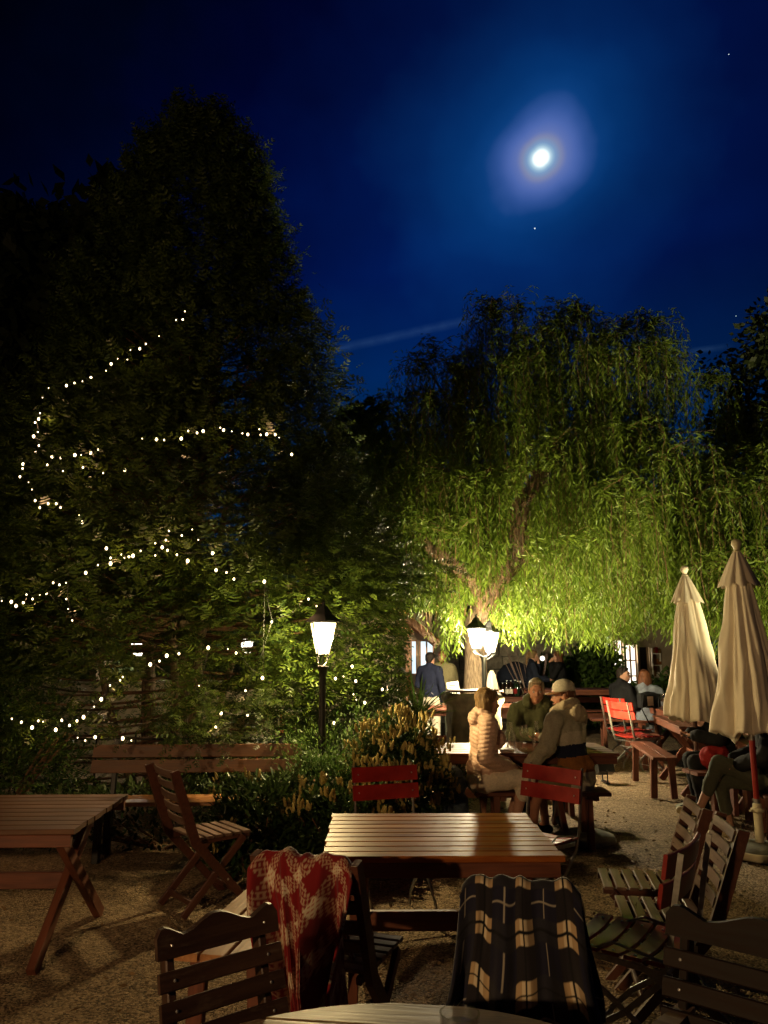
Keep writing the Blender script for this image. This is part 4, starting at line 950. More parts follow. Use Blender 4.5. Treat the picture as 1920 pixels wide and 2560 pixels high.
# bare stems between the two women
t = empty('bare_shrub', (Q(1330, 1700, 15.8).x, 15.8, 0), 0, 'bare pale stemmed shrub between the two chatting women', 'shrub')
mb = MB()
for i in range(16):
    a = random.uniform(-1, 1); mb.tube([(a * .08, 0, 0), (a * .22, .05 * a, .7), (a * .55 + random.uniform(-.1, .1), .1, 1.5 + random.uniform(-.2, .3))], [.018, .014, .006], 5)
mb.build('stems', M_['slatgrey'], t)['kind'] = 'stuff'

# ------------------------------------------------------------------ fairy lights
def strand(label, pts, reg, sc_, glowlamps=0, fwd=0.0, srt=True):
    """pts: bulb places read off the photograph; each hangs on the outside of the conifer's crown"""
    W = []
    for (x, y) in pts:
        px, py = reg[0] + x / sc_, reg[1] + y / sc_; best = None
        for k in range(260):
            Y = 5.0 + k * .03; q = Q(px, py, Y); r = math.hypot(q.x - CX, q.y - CY)
            if r < float(crad(max(q.z, 0))) * 1.0: best = Q(px, py, Y - .02 - fwd); break
        if best is None: best = Q(px, py, 7.6)
        W.append(best)
    t = empty('fairy_lights', (0, 0, 0), 0, label, 'string lights', 'fairy light strings on the conifer')
    if srt:
        rest = W[1:]; order = [W[0]]
        while rest:
            j = min(range(len(rest)), key=lambda k: (rest[k] - order[-1]).length); order.append(rest.pop(j))
        W = order
    cb = MB()
    for a, b in zip(W[:-1], W[1:]):
        if (a - b).length > 1.1: continue
        m = (a + b) / 2 - Vector((0, 0, .12 * (a - b).length)); off = Vector((0, .03, .02)); cb.tube([a + off, m + off, b + off], .0025, 4, cap=False)
    if cb.v: cb.build('cable', M_['iron'], t)
    me = MB().ell((0, 0, 0), (1, 1, 1.15), n=8, m=6).mesh('bulb', 'all'); me.materials.append(M_['bulb'])
    for i, p in enumerate(W):
        o = link('bulb', me, None, t, Matrix.Translation(p)); s = random.choice((.0045, .006, .0075, .009, .0115, .013)); o.scale = (s, s, s * 1.1)
    for i in range(glowlamps):
        p = W[int((i + .5) / glowlamps * len(W))]; ld = bpy.data.lights.new('bulb_light', 'POINT'); ld.energy = 1.5; ld.color = (1, .55, .25); ld.shadow_soft_size = .03
        lo = bpy.data.objects.new('bulb_light', ld); col.objects.link(lo); lo.parent = t; d = (Vector((CX, CY, p.z)) - p).normalized(); lo.location = p + d * .12
A1 = [(852,1066),(842,1103),(811,1106),(733,1180),(672,1216),(644,1238),(601,1244),(587,1288),(542,1284),(512,1308),(489,1339),(419,1372),(380,1388),(343,1396),(306,1408),(224,1419),(196,1463),(184,1535),(178,1562),(162,1578),(174,1622),(155,1642),(179,1684),(164,1715),(106,1770),(104,1790),(92,1828),(131,1854),(147,1887),(162,1938),(183,1970),(222,1952),(259,1952),(279,1970),(365,2004),(379,2037)]
B1 = [(655,1652),(721,1656),(756,1659),(835,1652),(867,1617),(908,1626),(936,1618),(1015,1602),(1030,1613),(1068,1619),(1117,1628),(1142,1633),(1195,1609),(1201,1635),(1229,1632),(1268,1634),(1286,1648),(1344,1725)]
C1 = [(452,1702),(417,1717),(374,1728),(345,1728),(279,1741),(239,1736),(218,1773),(290,1802),(382,1785),(475,1811),(575,1797)]
D1 = [(487,13),(1139,56),(1003,62),(1077,92),(1175,118),(983,119),(920,138),(961,162),(993,180),(1048,206),(920,210),(1112,242),(1260,196),(833,183),(788,212),(764,217),(736,226),(720,205),(655,225),(630,168),(655,258),(580,267),(508,313),(1280,297),(1342,311),(1386,350),(1566,365)]
E1 = [(315,372),(352,384),(391,372),(275,434),(237,443),(193,468),(157,442),(138,490),(95,509),(67,485),(10,480),(393,468),(404,527),(428,595)]
F1 = [(1060,792),(988,804),(945,836),(890,856),(1234,757),(1350,765),(1399,788),(1610,603),(1179,982),(1555,936),(1455,1012)]
G1 = [(70,1178),(127,1198),(190,1230),(227,1190),(255,1195),(330,1243),(366,1187),(412,1217),(456,1190),(495,1168),(558,1106),(600,1062),(652,980),(712,950),(727,930)]
G2 = [(460,1290),(505,1307),(564,1287),(600,1376),(727,1294),(778,1306),(1278,1228),(1310,1145),(1467,1156)]
H1 = [(930,1050),(905,1108),(858,1133),(792,1150),(960,1170),(1180,1240),(1222,1215),(1219,1236),(941,1280),(958,1307),(965,1325),(1035,1350),(780,1518)]
H2 = [(635,548),(568,490),(262,680),(200,345),(187,1145),(45,1250),(65,1452)]
strand('highest fairy light string, sloping down to the left and then hanging on the dark crown', A1, (0, 200), 1.843, 3, srt=False)
strand('short level fairy light string across the middle of the conifer on the right', B1, (0, 200), 1.843, 3)
strand('fairy light string at mid height on the left of the conifer', C1, (0, 200), 1.843, 2)
strand('fairy light string clustered pinkish round the trunk above the lanterns', D1, (0, 1300), 2.37, 6)
strand('fairy light string curving down at the left edge', E1, (0, 1300), 2.37, 2)
strand('sparse fairy lights between the two lanterns seen through the conifer', F1, (0, 1300), 2.37, 3)
strand('low fairy light string above the dark table at the left', G1, (0, 1300), 2.37, 3)
strand('lowest fairy lights just above the backed bench', G2, (0, 1300), 2.37, 2)
strand('fairy lights right of the lantern post near the flowering laurel', H1, (600, 1350), 3.318, 0)
strand('fairy lights scattered left of and above the near lantern', H2, (600, 1350), 3.318, 2)

# ------------------------------------------------------------------ moon and star
mb = MB().ell((0, 0, 0), (5.2, 5.2, 5.6), n=32, m=20); o = mb.build('moon', M_['moon'], None, smooth=True); o.location = Vector((0, 0, CAM_H)) + MOON * 1000; setp(o, 'bright white full moon in a hazy corona', 'moon')
for (px, py, s) in ((1337, 571, .85), (1822, 136, .5), (1840, 790, .4)):
    o = MB().ell((0, 0, 0), (1, 1, 1), n=8, m=6).build('star', M_['window_cool'], None); o.scale = (s,) * 3; o.location = Vector((0, 0, CAM_H)) + ray(px, py).normalized() * 1000
    setp(o, {1337: 'small star just below the moon', 1822: 'faint star near the top right corner', 1840: 'faint star left of the dark tree at the right edge'}[px], 'star')
# ------------------------------------------------------------------ fused soft bodies (people, clothes, bags)
def fuse(mb, name, mat, parent=None, voxel=.011, smooth=4, disp=None, dec=0):
    me = bpy.data.meshes.new(name + '_raw'); me.from_pydata(mb.v, [], mb.f)
    o = bpy.data.objects.new(name, me); col.objects.link(o)
    r = o.modifiers.new('r', 'REMESH'); r.mode = 'VOXEL'; r.voxel_size = voxel
    s = o.modifiers.new('s', 'SMOOTH'); s.iterations = smooth; s.factor = .5
    dg = bpy.context.evaluated_depsgraph_get(); dg.update()
    m2 = bpy.data.meshes.new_from_object(o.evaluated_get(dg)); o.modifiers.clear(); o.data = m2; m2.name = name
    bpy.data.meshes.remove(me)
    if disp is not None:
        n = len(m2.vertices); co = np.empty(n * 3); no = np.empty(n * 3); m2.vertices.foreach_get('co', co); m2.vertices.foreach_get('normal', no)
        co = co.reshape(-1, 3); no = no.reshape(-1, 3); co = co + no * disp(co)[:, None]; m2.vertices.foreach_set('co', co.reshape(-1)); m2.update()
    m2.polygons.foreach_set('use_smooth', [True] * len(m2.polygons)); m2.materials.clear(); m2.materials.append(mat)
    if parent is not None: o.parent = parent
    return o
def folds(amp=.006, s=9, seed=0, st=(1, 1, .45)):
    def f(co): return np.array([noise.noise(Vector((c[0] * s * st[0] + seed, c[1] * s * st[1], c[2] * s * st[2]))) * amp + noise.noise(Vector((c[0] * s * 2.3, c[1] * s * 2.3 + seed, c[2] * s * 1.4))) * amp * .5 for c in co])
    return f
def V(*a): return Vector(a)

def hand(mb, w, tip, nrm, side, curl=.5, s=1.0):
    """w wrist, tip the direction the hand points, nrm the palm's facing; thumb towards side"""
    d = Vector(tip).normalized(); n = Vector(nrm); n = (n - d * n.dot(d)).normalized(); x = d.cross(n) * side
    w = Vector(w); pc = w + d * .045 * s
    rot = Matrix((x, d, n)).transposed(); mb.ell(pc, (.040 * s, .050 * s, .017 * s), rot, 10, 7); mb.cap(w - d * .02, pc, .026 * s, .024 * s, 8)
    for i, ln in enumerate((.068, .078, .073, .058)):
        b = w + d * .082 * s + x * (.028 - .019 * i) * s; dd = d; seg = ln * s / 3; r = .0088 * s; p = b
        for k in range(3):
            a = curl * (.5 + .35 * k); dd2 = (dd * math.cos(a) + n * math.sin(a)).normalized(); q = p + dd2 * seg; mb.cap(p, q, r, r * .9, 6); p, dd, r = q, dd2, r * .9
    b = w + d * .025 * s + x * .034 * s; q = b + (x * .8 + d * .7 + n * .25).normalized() * .038 * s; mb.cap(b, q, .012 * s, .0105 * s, 6); mb.cap(q, q + (d * .9 + n * .4 + x * .1).normalized() * .030 * s, .0105 * s, .009 * s, 6)

def head_parts(mb, c, Rm, s=1.0, jaw=1.0):
    """skull, face and ears in head space: x right, y forward, z up"""
    T = lambda x, y, z: Vector(c) + Rm @ Vector((x * s, y * s, z * s))
    def e(p, r): mb.ell(T(*p), tuple(q * s for q in r), Rm, 14, 10)
    e((0, -.012, .030), (.074, .092, .084)); e((0, .012, -.018), (.063, .076, .088)); e((0, .032, -.070), (.044 * jaw, .046, .042)); e((0, .060, -.095), (.021, .021, .018))
    for sx in (-1, 1):
        e((sx * .034, .052, -.030), (.025, .026, .026)); e((sx * .033, .078, .022), (.024, .011, .0075)); e((sx * .049, .018, -.060), (.016 * jaw, .036, .022))
        e((sx * .075, -.006, -.008), (.008, .018, .030)); e((sx * .079, -.016, .004), (.006, .012, .018))
    mb.cap(T(0, .083, .012), T(0, .104, -.026), .0085 * s, .0125 * s, 8); e((-.011, .096, -.032), (.009, .011, .008)); e((.011, .096, -.032), (.009, .011, .008)); e((0, .078, .040), (.045, .022, .020))
    e((0, .087, -.060), (.023, .010, .0065)); e((0, .085, -.071), (.020, .010, .0075))
    return T
def face_bits(t, T, Rm, s, beard=None):
    for sx in (-1, 1):
        e = MB().ell(T(sx * .031, .0775, .006), (.0125 * s, .0105 * s, .0085 * s), Rm, 10, 8).build('eye', M_['eye'], t, smooth='all')
        MB().ell(T(sx * .031, .0862, .006), (.0058 * s, .0030 * s, .0058 * s), Rm, 8, 6).build('iris', M_['iris'], e, smooth='all')
        mb = MB(); mb.tube([T(sx * .014, .0925, .024), T(sx * .030, .0935, .031), T(sx * .049, .080, .025)], [.003 * s, .0042 * s, .002 * s], 6); mb.build('eyebrow', M_[beard or 'hair_dk'], t, smooth='all')
    MB().tube([T(-.021, .0915, -.0655), T(-.008, .0985, -.0635), T(.008, .0985, -.0635), T(.021, .0915, -.0655)], [.002 * s, .0042 * s, .0042 * s, .002 * s], 6).build('lips', M_['lip'], t, smooth='all')

def person(name, label, loc, rz, J, W, s=1.0, group=None, vx=.0105):
    """J: joints in the figure's own frame (x right, y forward, z up). W: what is worn."""
    t = empty(name, loc, rz, label, 'person', group); t.scale = (s, s, s)
    J = {k: Vector(v) if hasattr(v, '__len__') else v for k, v in J.items()}
    fem = W.get('fem', False); skin = M_[W.get('skin', 'skin')]
    yaw, pit, rol = J.get('yaw', 0), J.get('pitch', 0), J.get('roll', 0)
    Rm = Euler((pit, rol, yaw), 'XYZ').to_matrix(); hs = W.get('hs', .98)
    pel, che, nek, hc = J['pelvis'], J['chest'], J['neck'], J['head']
    sl, sr = J['shL'], J['shR']; tw = (sr - sl).normalized(); upv = (che - pel).normalized(); fw = upv.cross(tw).normalized() * 1
    mb = MB(); T = head_parts(mb, hc, Rm, hs, W.get('jaw', 1))
    mb.cap(nek - Vector((0, 0, .03)), hc + Rm @ Vector((0, -.02, -.05)), .058 if not fem else .050, .052 if not fem else .045, 12)
    Rt = Matrix((tw, tw.cross(upv) * -1, upv)).transposed()
    def torso(m, g=0.0, belly=0.0, lift=0.0):
        cw = .155 if not fem else .135
        m.ell(che, (cw + g, .105 + g, .17 + g), Rt); m.ell(pel.lerp(che, .45), (cw * .86 + g, .098 + g + belly, .17 + g), Rt); m.ell(pel + upv * lift, (.155 + g, .115 + g, .12 + g - lift * .45), Rt)
        for a in (sl, sr): m.cap(a, nek.lerp((sl + sr) / 2, .35), .052 + g, .050 + g, 10)
        if fem: 
            for sx in (-1, 1): m.ell(che + Rt @ Vector((sx * .07, .085, .0)), (.055 + g, .045 + g, .055 + g), Rt)
    torso(mb)
    for S, sgn in (('L', -1), ('R', 1)):
        sh, el, wr = J['sh' + S], J['el' + S], J['wr' + S]
        mb.cap(sh, el, .046, .036, 10); mb.cap(el, wr, .036, .025, 10)
        hn = J.get('hn' + S, (el - wr).cross(Vector((sgn, 0, 0)))); hd = J.get('hd' + S, (wr - el)); hand(mb, wr, hd, hn, -sgn * J.get('thumb' + S, 1), J.get('curl' + S, .45), .95)
        hp, kn, an = J['hip' + S], J['kn' + S], J['an' + S]
        th = .080 if not fem else .078
        mb.cap(hp, kn, th, .054, 12); mb.cap(kn, an, .052, .034, 12); mid = kn.lerp(an, .3); bk = (hp - kn).normalized() * .012; mb.ell(mid + bk, (.05, .05, .085), frame(an - kn, (0, 1, 0)).to_3x3() @ Matrix.Rotation(PI / 2, 3, 'Y'))
        toe = J.get('toe' + S, an + Vector((0, .16, -.05))); mb.cap(an, an + (toe - an) * .3 + Vector((0, 0, -.015)), .034, .034, 8); mb.cap(an + (toe - an) * .1 + Vector((0, 0, -.03)), toe, .034, .026, 8)
    fuse(mb, 'body', skin, t, vx, 2)
    face_bits(t, T, Rm, hs, W.get('brow'))
    # ---- clothes
    if 'top' in W:
        c = W['top']; g = c.get('g', .016); mb = MB(); torso(mb, g, c.get('belly', 0), c.get('lift', .07))
        for S in 'LR':
            sh, el, wr = J['sh' + S], J['el' + S], J['wr' + S]; sv = c.get('sleeve', 2.0)
            if sv <= 1: mb.cap(sh, sh.lerp(el, sv), .052 + g, .054 + g, 12)
            else:
                mb.cap(sh, el, .052 + g, .043 + g, 12); e2 = el.lerp(wr, sv - 1 if sv < 2 else .93); mb.cap(el, e2, .043 + g, .034 + g, 12)
                if sv >= 1.9: mb.cap(el.lerp(wr, .84), e2, .036 + g, .031 + g, 12)
        if c.get('hem', 0): mb.ell(pel + Vector((0, 0, -c['hem'] * .3)), (.168 + g, .13 + g, .11 + c['hem']), Rt)
        mb.cap(nek - Vector((0, 0, .02)), nek + Vector((0, 0, .025)), .066 + g * .5, .060 + g * .4, 12)
        if c.get('hood'):
            hb = nek + Rt @ Vector((0, -.055, .005))
            for k in range(9):
                a = PI * (k / 8) ; p = nek + Rt @ Vector((.085 * math.cos(a), -.085 * math.sin(a) + .03, .005 + .035 * math.sin(a))); mb.ell(p, (.042, .042, .036))
            mb.ell(hb + Vector((0, 0, -.03)) + Rt @ Vector((0, -.03, 0)), (.085, .05, .065), Rt)
        z0 = c.get('quilt')
        if z0:
            fd = folds(.003, 8)
            dsp = lambda co: .0065 * np.abs(np.sin(PI * (co[:, 2] + .02 * np.sin(co[:, 0] * 11 + co[:, 1] * 7)) / z0)) ** .6 - .005 + fd(co)
        else: dsp = folds(c.get('fold', .009) * 1.5, 12, c.get('seed', 3))
        o = fuse(mb, c.get('name', 'shirt'), M_[c['m']], t, vx if z0 is None else .008, 5 if z0 is None else 3, dsp)
        if c.get('bands'):           # knitted stripes on the body: (lowest, highest, material)
            me = o.data; n = len(me.polygons); ce = np.empty(n * 3); me.polygons.foreach_get('center', ce); ce = ce.reshape(-1, 3); ax = (che - pel).normalized(); h = (ce - np.array(pel)) @ np.array(ax)
            mi = np.zeros(n, np.int32)
            dl = np.minimum.reduce([np.linalg.norm(ce - np.array(J['el' + S].lerp(J['wr' + S], u)), axis=1) for S in 'LR' for u in (0, .25, .5, .75)] + [np.linalg.norm(ce - np.array(J['sh' + S].lerp(J['el' + S], u)), axis=1) for S in 'LR' for u in (.35, .5, .75)])
            for i, (a, b, mm) in enumerate(c['bands']): me.materials.append(M_[mm]); mi[(h > a) & (h < b) & (dl > .085)] = i + 1
            me.polygons.foreach_set('material_index', mi)
        if c.get('hoodm'):
            mb = MB()
            for k in range(15):
                a = PI * 1.25 * (k / 14) - PI * .125; p = nek + Rt @ Vector((.098 * math.cos(a), -.100 * math.sin(a) + .035, .018 + .040 * math.sin(a))); mb.ell(p, (.044, .044, .040))
            mb.ell(nek + Rt @ Vector((0, -.10, -.035)), (.105, .055, .075), Rt)
            fuse(mb, 'hood', M_[c['hoodm']], t, .009, 3, folds(.012, 22, 5))
    if 'legs' in W:
        c = W['legs']; g = c.get('g', .014); mb = MB(); mb.ell(pel + Vector((0, 0, -.02)), (.158 + g, .118 + g, .115 + g), Rt); ln = c.get('len', 2.0)
        for S in 'LR':
            hp, kn, an = J['hip' + S], J['kn' + S], J['an' + S]
            if ln <= 1: mb.cap(hp, hp.lerp(kn, ln), .088 + g, .075 + g, 14)
            else: mb.cap(hp, kn, .084 + g, .058 + g, 14); mb.cap(kn, kn.lerp(an, ln - 1), .058 + g, .046 + g, 14)
        fuse(mb, c.get('name', 'trousers'), M_[c['m']], t, vx, 4, folds(.008, 11, 8, (1, 1, 1)))
    if W.get('skirt'):
        c = W['skirt']; mb = MB().cap(pel, pel + Vector((0, 0, -c['len'])), .17, c.get('r', .21), 18); fuse(mb, 'dress', M_[c['m']], t, vx, 4, folds(.012, 8, 4))
    if W.get('shoes'):
        for S in 'LR':
            mb = MB(); an = J['an' + S]; toe = J.get('toe' + S, an + Vector((0, .16, -.05))); mb.cap(an + Vector((0, 0, -.035)), toe, .043, .036, 12); mb.cap(an + Vector((0, -.03, -.04)), an + (toe - an) * .4 + Vector((0, 0, -.02)), .042, .042, 12)
            fuse(mb, 'shoe', M_[W['shoes']], t, .016, 3)
    # ---- hair
    h = W.get('hair', 'short'); hm = M_[W.get('hairm', 'hair_dk')]; mb = MB()
    def he(p, r): mb.ell(T(*p), tuple(q * hs for q in r), Rm, 14, 9)
    if h in ('short', 'swept'):
        he((0, -.020, .048), (.080, .094, .078)); he((0, -.060, .000), (.070, .050, .075)); he((0, .045, .098 if h == 'swept' else .088), (.058, .038, .022))
        for sx in (-1, 1): he((sx * .070, -.020, .025), (.012, .045, .040))
    elif h in ('bob', 'long', 'pony'):
        he((0, -.018, .046), (.086, .100, .083)); he((0, .045, .082), (.066, .040, .030))
        lo = {'bob': .17, 'long': .32, 'pony': .02}[h]
        for k in range(13):
            a = PI * (-.12 + 1.24 * k / 12); x, y = .078 * math.cos(a), -.070 * math.sin(a) - .012
            p0 = T(x, y, .02); p1 = T(x * 1.10, y * 1.12 + .004, -.08) if h != 'pony' else T(x, y, -.03); mb.cap(p0, p1, .020, .019, 8)
            if h != 'pony': p2 = T(x * 1.02, y * 1.10, -lo + .02 * math.sin(k * 2.1)) ; mb.cap(p1, p2, .019, .013, 8)
        if h == 'pony': he((0, -.115, .02), (.03, .03, .04)); mb.cap(T(0, -.125, .01), T(0, -.135, -.16), .028, .018, 8)
    elif h == 'bun': he((0, -.018, .046), (.081, .096, .080)); he((0, -.065, -.01), (.062, .045, .055)); he((0, -.105, .07), (.04, .04, .04))
    if h != 'none': fuse(mb, 'hair', hm, t, .0085 if vx < .015 else .013, 2, folds(.006, 40, 2, (1, 1, .25)))
    if W.get('cap'):
        mb = MB(); 
        prof = [(.088, .035), (.091, .055), (.088, .085), (.076, .112), (.052, .133), (.022, .143), (.001, .145)]; vs = MB().lathe(prof, 24, close=False)
        mb.v = [tuple(T(v[0] * .93, v[1] * 1.12 - .012, v[2])) for v in vs.v]; mb.f = vs.f; o = mb.build('cap_crown', M_[W['cap']], t, smooth='all'); o.modifiers.new('s', 'SOLIDIFY').thickness = .004
        br = MB(); n = 12
        for r_, dz in ((0, .042), (1, .030)):
            for i in range(n + 1):
                a = PI * i / n; br.v.append(tuple(T(.083 * math.cos(a), (.088 + r_ * .075) * math.sin(a) ** .8 - .0, dz - .004 * abs(math.cos(a)))))
        for i in range(n): br.f.append((i, i + 1, i + n + 2, i + n + 1))
        o = br.build('cap_brim', M_[W.get('brim', W['cap'])], t, smooth='all'); o.modifiers.new('s', 'SOLIDIFY').thickness = .005
    if W.get('glasses'):
        mb = MB()
        for sx in (-1, 1):
            ring = [T(sx * .033 + .023 * math.cos(a), .101, .004 + .017 * math.sin(a)) for a in np.linspace(0, 2 * PI, 17)]; mb.tube(ring, .0024, 6, cap=False); mb.tube([T(sx * .056, .099, .010), T(sx * .080, .03, .010), T(sx * .081, -.01, .0)], .0022, 6)
        mb.tube([T(-.010, .103, .008), T(.010, .103, .008)], .002, 6); mb.build('glasses', M_['iron'], t, smooth=True)
    if W.get('beard'): 
        mb = MB(); mb.ell(T(0, .045, -.078), (.050 * hs, .046 * hs, .034 * hs), Rm); mb.ell(T(0, .088, -.050), (.022 * hs, .012 * hs, .005 * hs), Rm)
        for sx in (-1, 1): mb.ell(T(sx * .052, .018, -.045), (.014 * hs, .03 * hs, .04 * hs), Rm)
        fuse(mb, 'beard', M_[W['beard']], t, .007, 1)
    return t

# seated woman in the peach quilted jacket, profile to the right
SEAT = .46
hipA = Q(1205, 1950, 6.86)
person('person', 'woman in a peach quilted jacket and beige capri trousers sitting in profile', (hipA.x + .01, 6.90, 0), R(-80),
    dict(pelvis=(0, 0, .54), chest=(0, .03, .86), neck=(0, .02, 1.035), head=(.0, .055, 1.145), shL=(-.15, .02, .975), shR=(.15, .02, .975), yaw=R(-12), pitch=R(-4),
         elL=(-.20, .03, .72), wrL=(-.10, .26, .62), elR=(.25, -.05, .73), wrR=(.07, .24, .60), hnL=(.6, .2, -.6), hnR=(-.6, .2, -.6), hdL=(.5, .8, -.15), hdR=(-.45, .8, -.2),
         hipL=(-.09, .0, .53), hipR=(.09, 0, .53), knL=(-.05, .38, .53), knR=(.16, .33, .55), anL=(-.08, .22, .10), anR=(.14, .17, .09), toeL=(-.08, .38, .035), toeR=(.14, .33, .035)),
    dict(fem=True, top=dict(m='peach', g=.028, sleeve=2, name='quilted_jacket', quilt=.034, hood=True), legs=dict(m='beige', len=1.30, g=.016, name='capri_trousers'), hair='bob', hairm='hair_bl', shoes='shoe', brow='hair_bl', hs=.97), s=1.03)
# man with the cap, seen from behind in left profile
q = Q(1432, 1945, 6.9)
person('person', 'man in grey cap and glasses wearing a hoodie with rust and dark bands', (q.x + .05, 6.98, 0), R(42),
    dict(pelvis=(0, 0, .545), chest=(0, .06, .90), neck=(0, .06, 1.085), head=(.0, .10, 1.205), shL=(-.185, .06, 1.015), shR=(.185, .07, 1.015), yaw=R(36), pitch=R(-6),
         elL=(-.27, .10, .78), wrL=(-.25, .30, .62), elR=(.30, .20, .80), wrR=(.12, .42, .80), hdL=(.1, .8, -.45), hnL=(.2, -.5, -.8),
         hipL=(-.10, 0, .54), hipR=(.10, 0, .54), knL=(-.33, .17, .51), knR=(.06, .44, .53), anL=(-.28, .26, .09), anR=(.06, .38, .09), toeL=(-.40, .40, .035), toeR=(.06, .54, .035)),
    dict(skin='skin_tan', top=dict(m='greyknit', g=.026, sleeve=2, name='hoodie', fold=.013, hem=.05, hoodm='fleece', bands=[(.255, .36, 'ltgrey'), (.155, .255, 'navy'), (.02, .155, 'rust'), (-.30, .02, 'ltgrey')]),
         legs=dict(m='khaki', len=.70, g=.024, name='shorts'), hair='short', hairm='hair_br', cap='ltgrey', brim='tan', glasses=True, beard='hair_br', shoes='black', brow='hair_br'), s=1.02)
# man in the olive hoodie facing the viewer
q = Q(1345, 1900, 8.05)
person('person', 'man in an olive green hoodie facing the viewer across the dark red table', (q.x, 8.12, 0), R(176),
    dict(pelvis=(0, 0, .54), chest=(0, .07, .90), neck=(0, .11, 1.075), head=(.0, .18, 1.20), shL=(-.195, .09, 1.01), shR=(.195, .09, 1.01), yaw=R(-4), pitch=R(-10),
         elL=(-.26, .24, .79), wrL=(-.06, .44, .80), elR=(.26, .24, .79), wrR=(.07, .46, .81), hipL=(-.10, 0, .54), hipR=(.10, 0, .54), knL=(-.16, .44, .54), knR=(.16, .44, .54), anL=(-.14, .40, .09), anR=(.14, .36, .09)),
    dict(skin='skin_tan', top=dict(m='olive', g=.026, sleeve=2, name='hoodie', fold=.012, hoodm='olive'), legs=dict(m='jeans', name='jeans'), hair='swept', hairm='hair_gr', shoes='black', brow='hair_gr'), s=1.02)
# background people
def standing(label, px, Y, rz, W, J2={}, s=.97, top=1632, name='person'):
    q = Q(px, top, Y); zt = q.z
    J = dict(pelvis=(0, 0, .95), chest=(0, .0, 1.28), neck=(0, .0, 1.47), head=(0, .03, 1.60), shL=(-.18, 0, 1.42), shR=(.18, 0, 1.42), elL=(-.24, -.02, 1.14), wrL=(-.22, .06, .90), elR=(.24, -.02, 1.14), wrR=(.22, .06, .90),
             hipL=(-.09, 0, .92), hipR=(.09, 0, .92), knL=(-.10, .02, .50), knR=(.10, .02, .50), anL=(-.10, 0, .09), anR=(.10, 0, .09), hnL=(1, 0, 0), hnR=(-1, 0, 0)); J.update(J2)
    return person(name, label, (q.x, Y, zt - 1.72 * s), rz, J, W, s, vx=.020)
standing('man in a dark navy sweater and beige trousers standing with his back turned', 1074, 13.4, R(-35), dict(top=dict(m='navy', name='sweater', g=.02), legs=dict(m='beige'), shoes='black', hair='short'), dict(wrL=(-.1, .2, 1.08), elL=(-.26, .02, 1.16)), s=1.0, top=1630)
standing('red haired man in a tan short sleeved shirt holding a glass', 1105, 13.9, R(168), dict(skin='skin_tan', top=dict(m='khaki', sleeve=.75, g=.022), legs=dict(m='sage'), shoes='black', hair='swept', hairm='hair_br', beard='hair_br'), dict(elR=(.25, .02, 1.14), wrR=(.06, .26, 1.17), hdR=(-.5, .5, .2), hnR=(-.6, -.5, 0), curlR=.9), s=1.0, top=1626)
standing('woman with tied hair in a dark leather jacket holding a wine glass', 1328, 15.4, R(-95), dict(fem=True, top=dict(m='darkblue', name='leather_jacket', g=.024), legs=dict(m='beige', name='trousers'), shoes='shoe', hair='pony', hairm='hair_bl'), dict(elR=(.22, .06, 1.16), wrR=(.16, .30, 1.14), elL=(-.22, .10, 1.20), wrL=(-.06, .14, 1.42), hdL=(.2, .1, 1)), s=.97, top=1625)
standing('woman with long auburn hair in black, one hand at her mouth', 1398, 15.2, R(68), dict(fem=True, top=dict(m='black', name='sweater', g=.026, hem=.05), legs=dict(m='black'), shoes='black', hair='long', hairm='hair_br'), dict(elL=(-.24, .10, 1.22), wrL=(-.06, .16, 1.46), hdL=(.3, .1, 1), yaw=R(10)), s=.96, top=1627)
def seated(label, px, top, Y, rz, W, J2={}, s=1.0):
    q = Q(px, top, Y)
    J = dict(pelvis=(0, 0, .54), chest=(0, .04, .89), neck=(0, .05, 1.07), head=(.0, .09, 1.19), shL=(-.18, .04, 1.0), shR=(.18, .04, 1.0), elL=(-.25, .10, .76), wrL=(-.14, .32, .72), elR=(.25, .10, .76), wrR=(.14, .32, .72),
             hipL=(-.09, 0, .53), hipR=(.09, 0, .53), knL=(-.12, .44, .53), knR=(.12, .44, .53), anL=(-.12, .40, .09), anR=(.12, .40, .09)); J.update(J2)
    return person('person', label, (q.x, Y, q.z - 1.31 * s), rz, J, W, s, vx=.018)
seated('dark haired man in a black jacket and mustard trousers looking back over his shoulder', 1545, 1668, 12.2, R(-72), dict(top=dict(m='black', name='jacket', g=.034, hem=.04), legs=dict(m='mustard'), shoes='black', hair='swept'), dict(yaw=R(-62)), s=1.04)
seated('auburn haired woman in light blue grey coat seated with her back to us', 1611, 1674, 12.0, R(-14), dict(fem=True, top=dict(m='blue_grey', name='coat', g=.024, hem=.16), legs=dict(m='black'), shoes='black', hair='bob', hairm='hair_br'), s=1.04)
